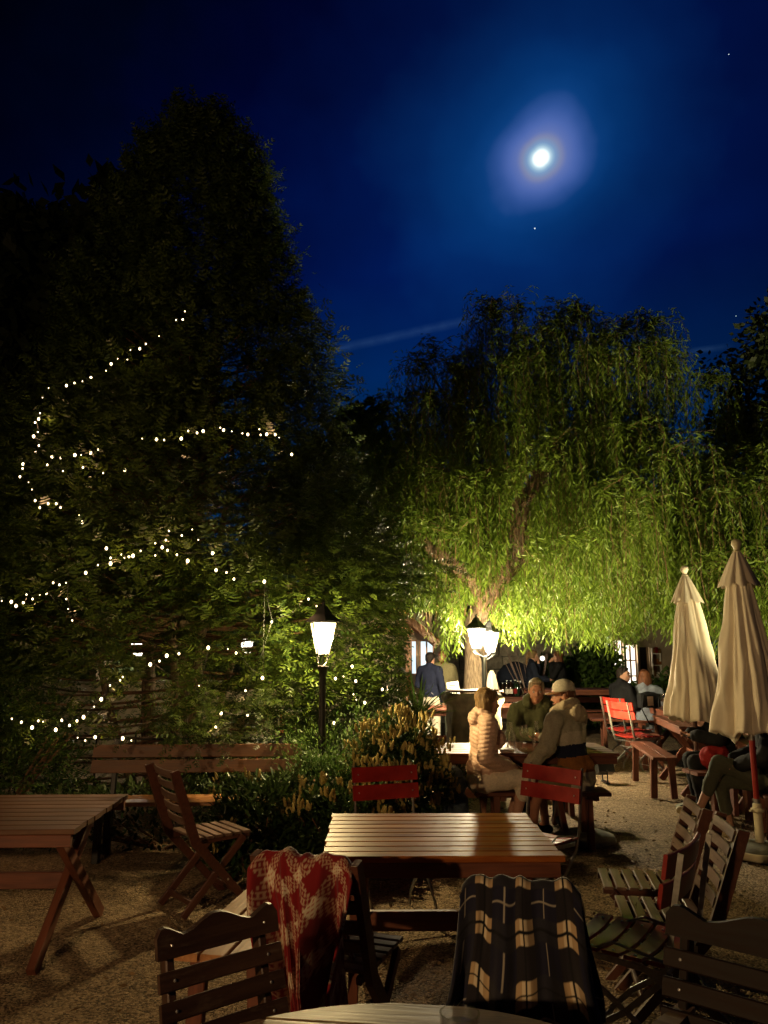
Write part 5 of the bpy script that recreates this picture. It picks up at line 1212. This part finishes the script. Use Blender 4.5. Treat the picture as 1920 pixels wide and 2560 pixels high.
# half hidden people at the right
q = P(1800, 1990)
pq = Q(1850, 1900, 8.0)
person('person', 'blond haired person in black seated behind the closed parasols', (pq.x, 8.05, 0), R(80),
    dict(pelvis=(0, 0, .54), chest=(0, .08, .88), neck=(0, .13, 1.05), head=(.0, .20, 1.15), shL=(-.17, .10, .99), shR=(.17, .10, .99), elL=(-.24, .22, .76), wrL=(-.12, .42, .78), elR=(.24, .22, .76), wrR=(.12, .42, .78),
         hipL=(-.09, 0, .53), hipR=(.09, 0, .53), knL=(-.12, .44, .53), knR=(.12, .44, .53), anL=(-.12, .38, .09), anR=(.12, .38, .09)),
    dict(fem=True, top=dict(m='black', name='sweater', g=.03), legs=dict(m='black'), hair='long', hairm='hair_bl', shoes='black'), vx=.018)
pq = Q(1950, 1960, 6.75)
person('person', 'person in sage trousers and cream strap shoe with legs crossed at the right edge', (pq.x + .02, 6.9, .0), R(72),
    dict(pelvis=(0, 0, .50), chest=(0, -.02, .86), neck=(0, .0, 1.04), head=(.0, .04, 1.16), shL=(-.17, 0, .98), shR=(.17, 0, .98), elL=(-.24, .08, .74), wrL=(-.08, .28, .66), elR=(.24, .08, .74), wrR=(.08, .3, .68),
         hipL=(-.09, 0, .50), hipR=(.09, 0, .50), knL=(-.02, .42, .66), knR=(.10, .42, .50), anL=(.02, .60, .27), anR=(.12, .36, .09), toeL=(.03, .77, .235), toeR=(.12, .52, .035)),
    dict(fem=True, top=dict(m='black', name='jacket', g=.03, hem=.03), legs=dict(m='sage', len=1.62, g=.010), hair='long', hairm='hair_bl', shoes='shoe'), vx=.011)

# ------------------------------------------------------------------ blankets
def blanket(name, label, chair_o, hw, top, back_drop, front_drop, colorf, fold=.035, seed=1, lean=.35, skew=0.0, yoff=-.36, flare=.0, ragged=.05, cat='blanket', nfold=5, thick=.009):
    """cloth hung over the top of a chair's back; u across, v along the drape"""
    t = empty(name, chair_o.location, chair_o.rotation_euler.z, label, cat); nu, nv = 170, 240; tot = back_drop + front_drop; rg = random.Random(seed); ph = [rg.uniform(0, 6.28) for _ in range(8)]
    vs = []; cs = []
    for j in range(nv):
        sarc = -back_drop + tot * j / (nv - 1)          # <0 behind the backrest (camera or far side), >0 in front
        for i in range(nu):
            u = i / (nu - 1) * 2 - 1; rr = .035; ed = ragged * noise.noise(Vector((u * 2.0, seed, 0 if sarc < 0 else 5)))
            s2 = sarc * (1 + ed * 1.2); dep = max(abs(s2) - rr * 1.4, 0)
            if abs(s2) < rr * 1.4: a = s2 / (rr * 1.4) * PI / 2; y = rr * math.sin(a); z = rr * math.cos(a) - rr
            else: y = math.copysign(rr, s2); z = -rr - dep
            g = min(dep / .35, 1); wv = noise.noise(Vector((u * 1.6, s2 * 1.2, seed + 20))); fo = fold * (.2 + g) * (.55 * math.sin(nfold * (u + .5 * wv) + ph[0]) + 2.2 * noise.noise(Vector((u * 2.6 + seed, s2 * .9, 3))) + .9 * noise.noise(Vector((u * 6 + seed, s2 * 1.6, 8))))
            fo += .012 * noise.noise(Vector((u * 5, s2 * 6, seed))) + .022 * noise.noise(Vector((u * 2.2, s2 * 3, seed + 9)))
            w = hw * (1 + flare * g - .12 * (dep > 0) * math.sin(min(dep * 6, PI)) ) * (1 + .05 * math.sin(s2 * 9 + ph[3]))
            x = u * w + skew * dep * (1 if s2 < 0 else .6) + .012 * noise.noise(Vector((u * 3, s2 * 5, seed + 4)))
            tl = lean if s2 < 0 else lean                # follows the leaning backrest
            yy = yoff + y + (fo + fold * 1.3 * g) * math.copysign(1, s2 if abs(s2) > .01 else 1) * (1 if abs(s2) > rr else .3) + dep * tl * (1.0 if s2 > 0 else .12)
            zz = top + z + .006 * math.sin(u * 7 + ph[4]) * (1 - g) + .004 * math.sin(u * 17 + ph[5]) - .038 * (max(0, abs(u) - .78) / .22) ** 2 * (1 - .5 * g) + .012 * noise.noise(Vector((u * 4, 1, seed)))
            vs.append((x, yy, zz)); cs.append(colorf(u * hw + .0, sarc))
    mb = MB(); mb.v = vs
    for j in range(nv - 1):
        for i in range(nu - 1): a = j * nu + i; mb.f.append((a, a + 1, a + nu + 1, a + nu))
    me = mb.mesh('cloth', 'all', fix=False); at_ = me.color_attributes.new('print', 'FLOAT_COLOR', 'POINT'); at_.data.foreach_set('color', [c for k in cs for c in (*k, 1)])
    o = link('cloth', me, M_['print'], t); o.modifiers.new('s', 'SOLIDIFY').thickness = thick
    # fringe
    fr = MB()
    for row in (0, nv - 1):
        for i in range(0, nu, 3):
            p = Vector(vs[row * nu + i]); d = Vector((rg.gauss(0, .006), rg.gauss(0, .006), -.028)); fr.tube([p, p + d], [.0022, .001], 3)
    o = fr.build('fringe', M_['redcloth'] if 'red' in label else M_['khaki'], t); o['kind'] = 'stuff'
    return t
M_['print'] = vcol('woven_print')
def red_pat(x, s):
    # a lattice of pale motifs on red: bands along both diagonals with diamonds where they cross
    a, b = (x * 1.15 + s) * 6.4, (x * 1.15 - s) * 6.4; fa, fb = (a % 1) - .5, (b % 1) - .5; red = (.17, .008, .010); pale = (.58, .50, .36); mix = (.36, .10, .08)
    ba, bb = abs(fa) < .20, abs(fb) < .20
    if ba and bb:
        q = (math.sin(a * 38) * math.sin(b * 38)); return pale if q > -.35 else mix
    if ba or bb:
        u_, v_ = (fa, b) if ba else (fb, a); k = abs((v_ * 5) % 1 - .5); q = abs(u_) * 5
        m_ = (int((u_ + .5) * 13) + int(v_ * 13)) % 2 == 0 and q < .95
        return (.38, .24, .16) if m_ else red
    return red
def plaid(x, s):
    hair_ = (.30, .27, .22)
    navy, blk, tan, cream, grey = (.012, .012, .026), (.008, .008, .010), (.27, .19, .10), (.60, .50, .34), (.07, .075, .085)
    px, ps = (x * 1.75 + .07) % .235, (s * 1.6 + .05) % .25
    inx, ins = px < .105, ps < .110; lx = .047 < px < .058; ls = .049 < ps < .061
    if inx and ins: return blk if (lx or ls) else ((.42, .30, .17) if px < .03 or px > .075 else cream)
    if inx: return (.016, .014, .018) if not lx else blk
    if ins: return (.018, .018, .026) if not ls else blk
    return hair_ if (.165 < px < .171 or .175 < ps < .181) else navy
blanket('red_blanket', 'red throw with pale diamond lattice hanging over the folding chair left of the middle table', blanket_chair, .205, .905, .74, .34, red_pat, .085, 3, .36, .16, -.365, -.30, .60, nfold=5.0)
blanket('plaid_blanket', 'dark navy plaid fleece with cream squares hanging over the chair below the middle table', plaid_chair, .205, .890, .46, .70, plaid, .046, 8, .20, -.04, -.262, .26, .16, nfold=6.5, thick=.012)

# ------------------------------------------------------------------ things on and by the tables
def wineglass(loc, label, s=1.0):
    t = empty('wine_glass', loc, 0, label, 'wine glass', 'glasses on the tables'); 
    MB().lathe([(.034, 0), (.033, .003), (.006, .008), (.004, .02), (.004, .085), (.008, .095), (.030, .115), (.042, .145), (.043, .165), (.036, .21), (.034, .21), (.0405, .165), (.0395, .146), (.028, .118), (.003, .100)], 24, close=False).build('bowl', M_['glass'], t, smooth=True)
def carafe(loc, label):
    t = empty('carafe', loc, 0, label, 'carafe', 'carafes on the red table')
    MB().lathe([(.042, 0), (.045, .01), (.045, .10), (.038, .135), (.018, .175), (.016, .215), (.022, .245), (.020, .245), (.0145, .215), (.016, .176), (.036, .134), (.0425, .10), (.0425, .012), (.001, .008)], 24, close=False).build('body', M_['glass'], t, smooth=True)
    MB().lathe([(.0415, .010), (.0415, .085), (.001, .086)], 20, close=False).build('water', M_['glass'], t, smooth=True)
def tumbler(loc, label, group='tumblers on the red table'):
    o = MB().lathe([(.030, 0), (.036, .09), (.034, .09), (.028, .006), (.001, .006)], 20, close=False).build('tumbler', M_['glass'], None, smooth=True); o.location = loc; setp(o, label, 'glass', group)
TT = .737
def tt(px, py=1875): p = Q(px, py, 7.35); return Vector((p.x, 7.30 + random.uniform(-.1, .12), TT))
carafe(tt(1275), 'water carafe nearer the woman in the peach jacket'); carafe(tt(1343) + V(0, .1, 0), 'taller looking carafe in front of the olive hoodie')
wineglass(tt(1310), 'empty stemmed wine glass between the two carafes'); tumbler(tt(1287) - V(0, .12, 0), 'tumbler with a tea light glow between woman and man'); tumbler(tt(1354) - V(0, .12, 0), 'tumbler close to the capped man')
o = MB().box((0, 0, .012), (.12, .08, .024)).build('napkin_pile', M_['paper'], None); o.location = tt(1258) - V(0, .1, 0); setp(o, 'small pile of white napkins on the red table', 'napkins')
# stone trough and board behind the woman
q = Q(1185, 1800, 9.4)
t = empty('stone_trough', (q.x, 9.5, 0), R(4), 'old rounded stone trough behind the woman in the peach jacket', 'trough')
mb = MB().box((0, 0, .55), (.58, .46, .98)); 
for sx in (-1, 1): mb.cap((sx * .29, -.2, 1.06), (sx * .29, .2, 1.06), .065, .065)
mb.cap((-.29, -.21, 1.06), (.29, -.21, 1.06), .06, .06); fuse(mb, 'body', M_['stone'], t, .02, 5, folds(.02, 6, 3, (1, 1, 1)))
plank(t, 'lid_board', (-.30, -.02, 1.140), (.22, -.02, 1.143), .30, .022, M_['slatgrey']); plank(t, 'lid_board', (.10, -.10, 1.165), (.36, .04, 1.135), .10, .02, M_['slatgrey'])
# jacket on the bench end
q = Q(1125, 1965, 6.9)
mb = MB().ell((0, 0, .50), (.14, .12, .12)).ell((-.04, -.07, .36), (.11, .07, .17)).ell((.06, -.05, .30), (.09, .07, .20)).ell((-.10, -.03, .26), (.07, .06, .14)).ell((.02, .02, .58), (.09, .10, .07))
o = fuse(mb, 'jacket', M_['denimjkt'], None, .011, 3, folds(.030, 9, 7)); o.location = (q.x, 6.88, 0); setp(o, 'grey blue jacket slung over the bench end behind the woman', 'jacket')
o = fuse(MB().ell((0, 0, .58), (.10, .05, .08)).ell((.03, 0, .50), (.09, .05, .09)), 'handbag', M_['tan'], None, .01, 2, folds(.02, 12)); o.location = (q.x - .12, 7.05, 0); setp(o, 'tan leather bag on the bench beside the blue grey jacket', 'bag')
# tables and benches farther back
BT = 'beer garden tables at the back'; BB = 'benches at the back'
def tbl(px, py, Y, Lx, rz, label, H=None, Wy=.75):
    q = Q(px, py, Y); H = q.z if H is None else H
    return table_x('beer_table', (q.x, Y, 0), rz, label, Lx, Wy, H, 6, 'table_red', BT)
tbl(1290, 1763, 11.2, 1.6, R(2), 'pale topped table between the stone trough and the olive hoodie'); tbl(1040, 1768, 11.4, 1.4, R(-2), 'small table beside the menu card, left of the stone trough')
tbl(1275, 1740, 15.6, 1.7, R(1), 'table carrying the row of brown bottles'); tbl(1445, 1722, 14.6, 1.9, R(3), 'table with X legs behind the capped man, right of the chatting women')
bench('back_bench', (Q(1540, 1800, 14.6).x, 14.9, 0), R(180), 'bench with slatted backrest left of the man in black', 1.7, .34, .50, 2, 'table_red', BB, True)
bench('back_bench', (Q(1110, 1800, 15).x, 15.3, 0), R(180), 'bench with slatted backrest behind the menu card', 1.8, .34, .50, 2, 'table_red', BB, True)
for i, (px, py, Y, Lx, rz, lab) in enumerate(((1700, 1800, 11.6, 1.5, 84, 'picnic table by the woman in light blue grey'), (1745, 1850, 9.6, 1.5, 82, 'picnic table half covered by the farther parasol'))):
    q = Q(px, py, Y); table_x('beer_table', (q.x, Y, 0), R(rz), lab, Lx, .75, .78, 6, 'table_red', BT)
    bench('low_bench', (q.x - .58, Y - .05, 0), R(rz), ('left hand bench of the picnic table by the woman in light blue grey', 'left hand bench of the picnic table behind the farther parasol')[i], Lx, .28, .46, 2, 'table_red', BB)
    bench('low_bench', (q.x + .62, Y, 0), R(rz), ('right hand bench of the picnic table by the woman in light blue grey', 'right hand bench of the picnic table behind the farther parasol')[i], Lx, .28, .46, 2, 'table_red', BB)
q = Q(1890, 1960, 7.0); bench('low_bench', (q.x + .18, 7.0, 0), R(70), 'bench under the crossed legs at the right edge', 1.1, .30, .44, 3, 'table_red')
q = Q(1860, 1855, 7.6); table_x('beer_table', (q.x + .35, 7.7, 0), R(78), 'table of the half hidden pair at the right edge', 1.2, .7, .76, 6, 'table_red', BT)
bench('low_bench', (Q(1545, 1850, 12.2).x, 12.15, 0), R(-5), 'bench under the man in the black jacket', .8, .3, .58, 2, 'table_red', BB); bench('low_bench', (Q(1615, 1850, 12).x, 11.95, 0), R(-5), 'bench under the woman in the light blue grey coat', .6, .3, .58, 2, 'table_red', BB)
# bottles
q0 = Q(1245, 1740, 15.4)
def bottle(x, y, z, mat, lab, labm=None, h=.26, r=.034):
    t = empty('bottle', (x, y, z), 0, lab, 'bottle', 'bottles on the far table')
    MB().lathe([(r, 0), (r, h * .55), (r * .8, h * .66), (r * .42, h * .80), (r * .40, h * .96), (r * .46, h * .97), (r * .46, h), (.001, h)], 16, close=False).build('body', M_[mat], t, smooth=True)
    MB().lathe([(r * .5, h * .955), (r * .5, h * 1.01), (.001, h * 1.012)], 12, close=False).build('crown_cap', M_['steel'], t, smooth=True)
    if labm: MB().lathe([(r + .0012, h * .16), (r + .0012, h * .46)], 16, close=False).build('label', M_[labm], t, smooth=True)
for i, (px, m, lm, lab, h) in enumerate(((1257, 'bottle', None, 'plain dark bottle, leftmost of the row on the far table', .25), (1268, 'bottle', 'paper', 'brown bottle with white label beside the plain dark one', .30), (1278, 'bottle', 'paper', 'brown bottle with white label, third of the row', .30),
                                     (1289, 'green_glass', 'redcloth', 'dark green bottle with red label', .31), (1295, 'green_glass', None, 'dark green bottle without label next to the clear one', .29), (1302, 'glass', None, 'clear bottle at the right end of the row', .29))):
    q = Q(px, 1740, 15.35); bottle(q.x, 15.35, q0.z + .0, m, lab, lm, h, .038)
# menu card with print
q = Q(1140, 1738, 11.3)
t = empty('menu_card', (q.x, 11.3, Q(1040, 1768, 11.4).z), R(-6), 'white menu card with small green print standing on the far table', 'menu card')
plank(t, 'card', (0, .03, .0), (-.05, -.0, .36), .17, .004, M_['paper'], up=(0, 1, 0)); mg = simple('print_ink', (.03, .05, .03), .8, 0, .1, 9, 0)
mb = MB()
for (u, z, w, h) in ((0, .315, .10, .010), (0, .29, .12, .006), (-.035, .20, .024, .05), (0, .20, .022, .05), (.035, .20, .024, .05), (0, .10, .05, .012), (.01, .085, .06, .01), (.05, .06, .02, .02)):
    k = z / .36; mb.box((-.05 * k + u, .03 * (1 - k) - .006, z), (w, .002, h))
mb.build('printing', mg, t)
# grill, closed grey parasol, small round lamp
t = empty('kettle_grill', (Q(1290, 1720, 16.4).x, 16.4, 0), 0, 'dark domed grill behind the row of bottles', 'grill')
MB().lathe([(.36, .95), (.40, 1.02), (.38, 1.14), (.26, 1.28), (.08, 1.36), (.001, 1.37)], 24, close=False).build('lid', M_['darkblue'], t, smooth=True); MB().lathe([(.12, .62), (.30, .72), (.37, .94), (.001, .945)], 24).build('bowl', M_['iron'], t, smooth=True)
for a in (0, 2.1, 4.2): MB().tube([(.2 * math.cos(a), .2 * math.sin(a), .7), (.34 * math.cos(a), .34 * math.sin(a), 0)], .014, 6).build('leg', M_['iron'], t)
q = Q(1230, 1720, 12.0); t = empty('closed_parasol', (q.x, 12.0, 0), 0, 'slim grey closed parasol right behind the twin headed lantern post', 'parasol')
MB().lathe([(.09, .78), (.125, .80), (.10, 1.0), (.055, 1.24), (.035, 1.28), (.02, 1.31)], 28, mod=lambda a, z: 1 + .16 * math.sin(5 * a + z * 3)).build('canopy', M_['greybag'], t, smooth='all'); MB().tube([(0, 0, 0), (0, 0, 1.0)], .018, 8).build('pole', M_['chair'], t); MB().lathe([(.2, 0), (.2, .05), (.03, .08)], 20).build('base', M_['conc'], t)
q = Q(1356, 1646, 15.8); lantern = MB().ell((0, 0, 0), (.05, .05, .05)).build('bulb_lamp', M_['window_lit'], None, smooth='all'); lantern.location = q; setp(lantern, 'small round glowing bulb between the chatting women', 'lamp')
# bags at the right
q = P(1795, 2010); mb = MB().ell((0, 0, .16), (.13, .12, .17)).ell((.10, .03, .12), (.13, .12, .13)).cap((-.06, 0, .28), (.05, 0, .33), .035, .03); o = fuse(mb, 'tote_bag', M_['greybag'], None, .012, 3, folds(.022, 10)); o.location = (q.x, q.y + .25, 0); setp(o, 'slouching beige tote bag on the gravel under the red one', 'bag')
q = Q(1785, 1905, 7.9); o = fuse(MB().ell((0, 0, 0), (.13, .10, .13)).ell((.05, 0, .03), (.12, .09, .12)), 'cushion_bag', M_['redcloth'], None, .012, 3, folds(.020, 10)); o.location = (q.x, 7.9, .58); setp(o, 'red patterned bag lying on a bench behind the parasols', 'bag')
bench('low_bench', (q.x + .1, 7.95, 0), R(8), 'bench carrying the red patterned bag', .7, .3, .46, 2, 'table_red', BB)
q = Q(1625, 1745, 11.5); t = empty('handbag', (q.x, 11.55, q.z - .16), R(10), 'black handbag with pale buckles behind the woman in light blue grey', 'bag')
fuse(MB().box((0, 0, .12), (.32, .12, .20)).ell((0, 0, .2), (.15, .05, .05)), 'body', M_['black'], t, .012, 3, folds(.01, 10)); MB().tube([(-.12, -.07, .2), (-.16, -.08, .0), (-.06, -.09, -.20), (.04, -.09, -.22), (.1, -.08, 0), (.12, -.07, .18)], .010, 6).build('strap', M_['black'], t); MB().box((-.02, -.075, .12), (.09, .006, .13)).build('buckle_frame', M_['slatgrey'], t)
for i, (px, py) in enumerate(((1655, 1722), (1662, 1730), (1668, 1740))):
    q = Q(px, py, 11.4); wineglass((q.x, 11.4 + .1 * i, .78), ('wine glass nearest the handbag on the picnic table', 'middle wine glass on the picnic table beside the handbag', 'wine glass at the parasol side of the picnic table')[i])

# ------------------------------------------------------------------ buildings
def hut():
    q = Q(1010, 1600, 14.6); x1 = Q(1088, 1600, 14.6).x; t = empty('garden_hut', (0, 14.6, 0), 0, 'timber hut with tiled eave and lit windows left of the willow trunk', 'hut')
    a, b = Q(985, 1515, 14.2), Q(1092, 1602, 14.2); L0 = Vector((a.x, 0, a.z)); L1 = Vector((b.x, 0, b.z)); n = 9; dv = (L1 - L0)
    for j in range(5):
        for i in range(n):
            p0 = L0 + dv * (i / n); p1 = L0 + dv * ((i + 1.15) / n); y = -.6 + j * .3; plank(t, 'roof_tile', (p0.x, y, p0.z + .02), (p1.x, y, p1.z + .035), .285, .02, M_['table'], up=(0, 0, 1))
    plank(t, 'bargeboard', (L0.x, -.74, L0.z - .06), (L1.x, -.74, L1.z - .06), .12, .03, M_['bench'], up=(0, 1, 0)); plank(t, 'rafter', (L0.x, -.5, L0.z - .10), (L1.x, -.5, L1.z - .10), .09, .07, M_['bench'], up=(0, 1, 0))
    plank(t, 'beam', (a.x - .3, -.55, b.z + .18), (x1 - .42, -.55, b.z + .18), .14, .14, M_['bench']); plank(t, 'post', (x1 - .52, -.5, 0), (x1 - .52, -.5, b.z + .12), .10, .10, M_['bench'], up=(1, 0, 0))
    plank(t, 'wall', (a.x - 1.2, .02, 1.15), (x1 - .05, .02, 1.15), 2.3, .10, M_['plaster'], up=(0, 1, 0))
    for i, (xa, xb) in enumerate(((1014, 1042), (1050, 1084))):
        p, r = Q(xa, 1605, 14.5), Q(xb, 1655, 14.5); cx, cz, w, h = (p.x + r.x) / 2, (p.z + r.z) / 2 - .0, r.x - p.x, p.z - r.z + .25
        wi = MB().box((cx, -.045, cz - .1), (w, .02, h)).build('window', M_['window_cool'], t); fr = MB()
        for x_ in (-w / 2, 0, w / 2): fr.box((cx + x_, -.06, cz - .1), (.03, .03, h + .04))
        for z_ in (-h / 2, h / 2): fr.box((cx, -.0605, cz - .1 + z_), (w + .03, .028, .03))
        fr.build('frame', M_['bench'], wi)
hut()
def stone_wall():
    t = empty('stone_wall', (0, 17.6, 0), 0, 'wall of rough sandstone blocks behind the willow trunk', 'wall'); x = Q(1085, 1700, 17.6).x; x1 = Q(1475, 1700, 17.6).x
    plank(t, 'core', (x + .01, .16, 1.05), (x1, .16, 1.05), 2.08, .22, M_['conc'], up=(0, 1, 0)); z = 0; rg = random.Random(2)
    while z < 2.05:
        h = rg.uniform(.24, .34); xx = x
        while xx < x1:
            w = rg.uniform(.35, .62); mb = MB().box((0, 0, 0), (w - .02, .12, h - .02)); mb.v = [(v[0] + rg.uniform(-.01, .01), v[1] + rg.uniform(-.03, .01), v[2] + rg.uniform(-.01, .01)) for v in mb.v]
            mb.build('stone', M_['stone'], t, M=Matrix.Translation((xx + w / 2, -.02, z + h / 2))); xx += w
        z += h
stone_wall()
def house():
    Y = 18.6; t = empty('guest_house', (0, Y, 0), 0, 'rough plastered house with bright windows, open dark door and shelf at the right', 'house'); X = lambda px: Q(px, 1640, Y).x; Z = lambda py: Q(1600, py, Y).z
    x0, x1 = X(1462), X(1720); op = [(X(1500), X(1530), Z(1672), Z(1590)), (X(1536), X(1560), Z(1715), Z(1600)), (X(1566), X(1594), Z(1730), Z(1612)), (X(1600), X(1624), 0.02, Z(1618)), (X(1628), X(1650), .3, Z(1620))]
    xs = sorted({x0, x1, *[o[0] for o in op], *[o[1] for o in op]}); H = Z(1470)
    for a, b in zip(xs[:-1], xs[1:]):
        m = (a + b) / 2; hit = [o for o in op if o[0] < m < o[1]]
        segs = [(0, H)] if not hit else [(0, hit[0][2]), (hit[0][3], H)]
        for c, d in segs:
            if d - c > .05: MB().box((m, .15, (c + d) / 2), (b - a, .3, d - c)).build('wall', M_['plaster'], t)
    for k, o in enumerate(op[:3]):
        a, b, c, d = o; w = MB().box(((a + b) / 2, .18, (c + d) / 2), (b - a, .02, d - c)).build('window', M_['window_lit' if k else 'window_cool'], t); fr = MB(); n = 1 if k == 0 else 2
        for i in range(n + 1): fr.box((a + (b - a) * i / n, .14, (c + d) / 2), (.035, .04, d - c))
        for i in range(4): fr.box(((a + b) / 2, .141, c + (d - c) * i / 3), (b - a, .036, .03))
        fr.build('frame', M_['bench'], w)
    a, b, c, d = op[3]; dr_ = MB().box(((a + b) / 2, .25, (c + d) / 2), (b - a, .05, d - c)).build('door', M_['black'], t); MB().ell((b - .06, .20, 1.0), (.02, .03, .02)).build('handle', M_['steel'], dr_)
    a, b, c, d = op[4]; MB().box(((a + b) / 2, .28, (c + d) / 2), (b - a, .02, d - c)).build('recess', M_['rust'], t)
    sh = MB()
    for x_ in (a + .01, b - .01): sh.box((x_, -.03, (c + d) / 2), (.03, .05, d - c))
    for i in range(5): sh.box(((a + b) / 2, -.03, c + (d - c) * (i + .5) / 5), (b - a, .12, .025))
    sh.build('shelf', M_['paper'], t); rg = random.Random(3)
    for i in range(5):
        for j in range(3): h = rg.uniform(.06, .16); MB().box((a + .05 + j * .07, -.03, c + (d - c) * (i + .5) / 5 + .013 + h / 2), (.05, .06, h)).build('goods', M_[rg.choice(['rust', 'paper', 'red', 'mustard'])], t)
    MB().box(((x0 + x1) / 2, -.1, H + .15), (x1 - x0 + .6, 1.1, .12)).build('roof', M_['table'], t)
    ld = bpy.data.lights.new('window_glow', 'AREA'); ld.shape = 'RECTANGLE'; ld.size = .9; ld.size_y = 1.2; ld.energy = 30; ld.color = (1, .82, .6); lo = bpy.data.objects.new('window_glow', ld); col.objects.link(lo); lo.parent = t; lo.location = ((op[1][0] + op[2][1]) / 2, .08, 1.9); lo.rotation_euler = (R(-90), 0, 0)
house()
# terrace wall and low fence seen through the conifer's stems
t = empty('iron_fence', (0, 8.6, 0), 0, 'low black iron fence behind the dark table at the left', 'fence')
for i in range(9): x = -5.2 + i * .42; MB().tube([(x, 0, 0), (x, 0, .75)], .012, 6).build('post', M_['iron'], t)
for z in (.2, .68): MB().tube([(-5.3, 0, z), (-1.8, 0, z)], .009, 6).build('rail', M_['iron'], t)
t = empty('terrace_wall', (-4.6, 12.6, 0), 0, 'pale rendered terrace wall lit behind the conifer stems', 'wall'); plank(t, 'wall', (-3.6, 0, .55), (4.2, 0, .55), 1.1, .2, M_['plaster'], up=(0, 1, 0)); plank(t, 'coping', (-3.65, 0, 1.115), (4.25, 0, 1.115), .28, .05, M_['stone'])
for i, (px, lab) in enumerate(((640, 'pinkish cloth topped table seen through the conifer left of the lantern post'), (705, 'second pink topped table seen through the conifer, just left of the lantern post'))):
    q = Q(px, (1850, 1770)[i], 11.4 + i * .6); t = empty('garden_table', (q.x, 11.4 + i * .6, 0), 0, lab, 'table', 'tables beyond the conifer'); MB().lathe([(.42, q.z - .02), (.43, q.z), (.001, q.z + .004)], 24).build('top', M_['ltgrey'], t); MB().tube([(0, 0, 0), (0, 0, q.z)], .03, 8).build('pedestal', M_['red'], t)
print('objects', len(bpy.data.objects), 'tris', sum(len(p.vertices) - 2 for me in bpy.data.meshes for p in me.polygons if len(me.polygons) < 20000))
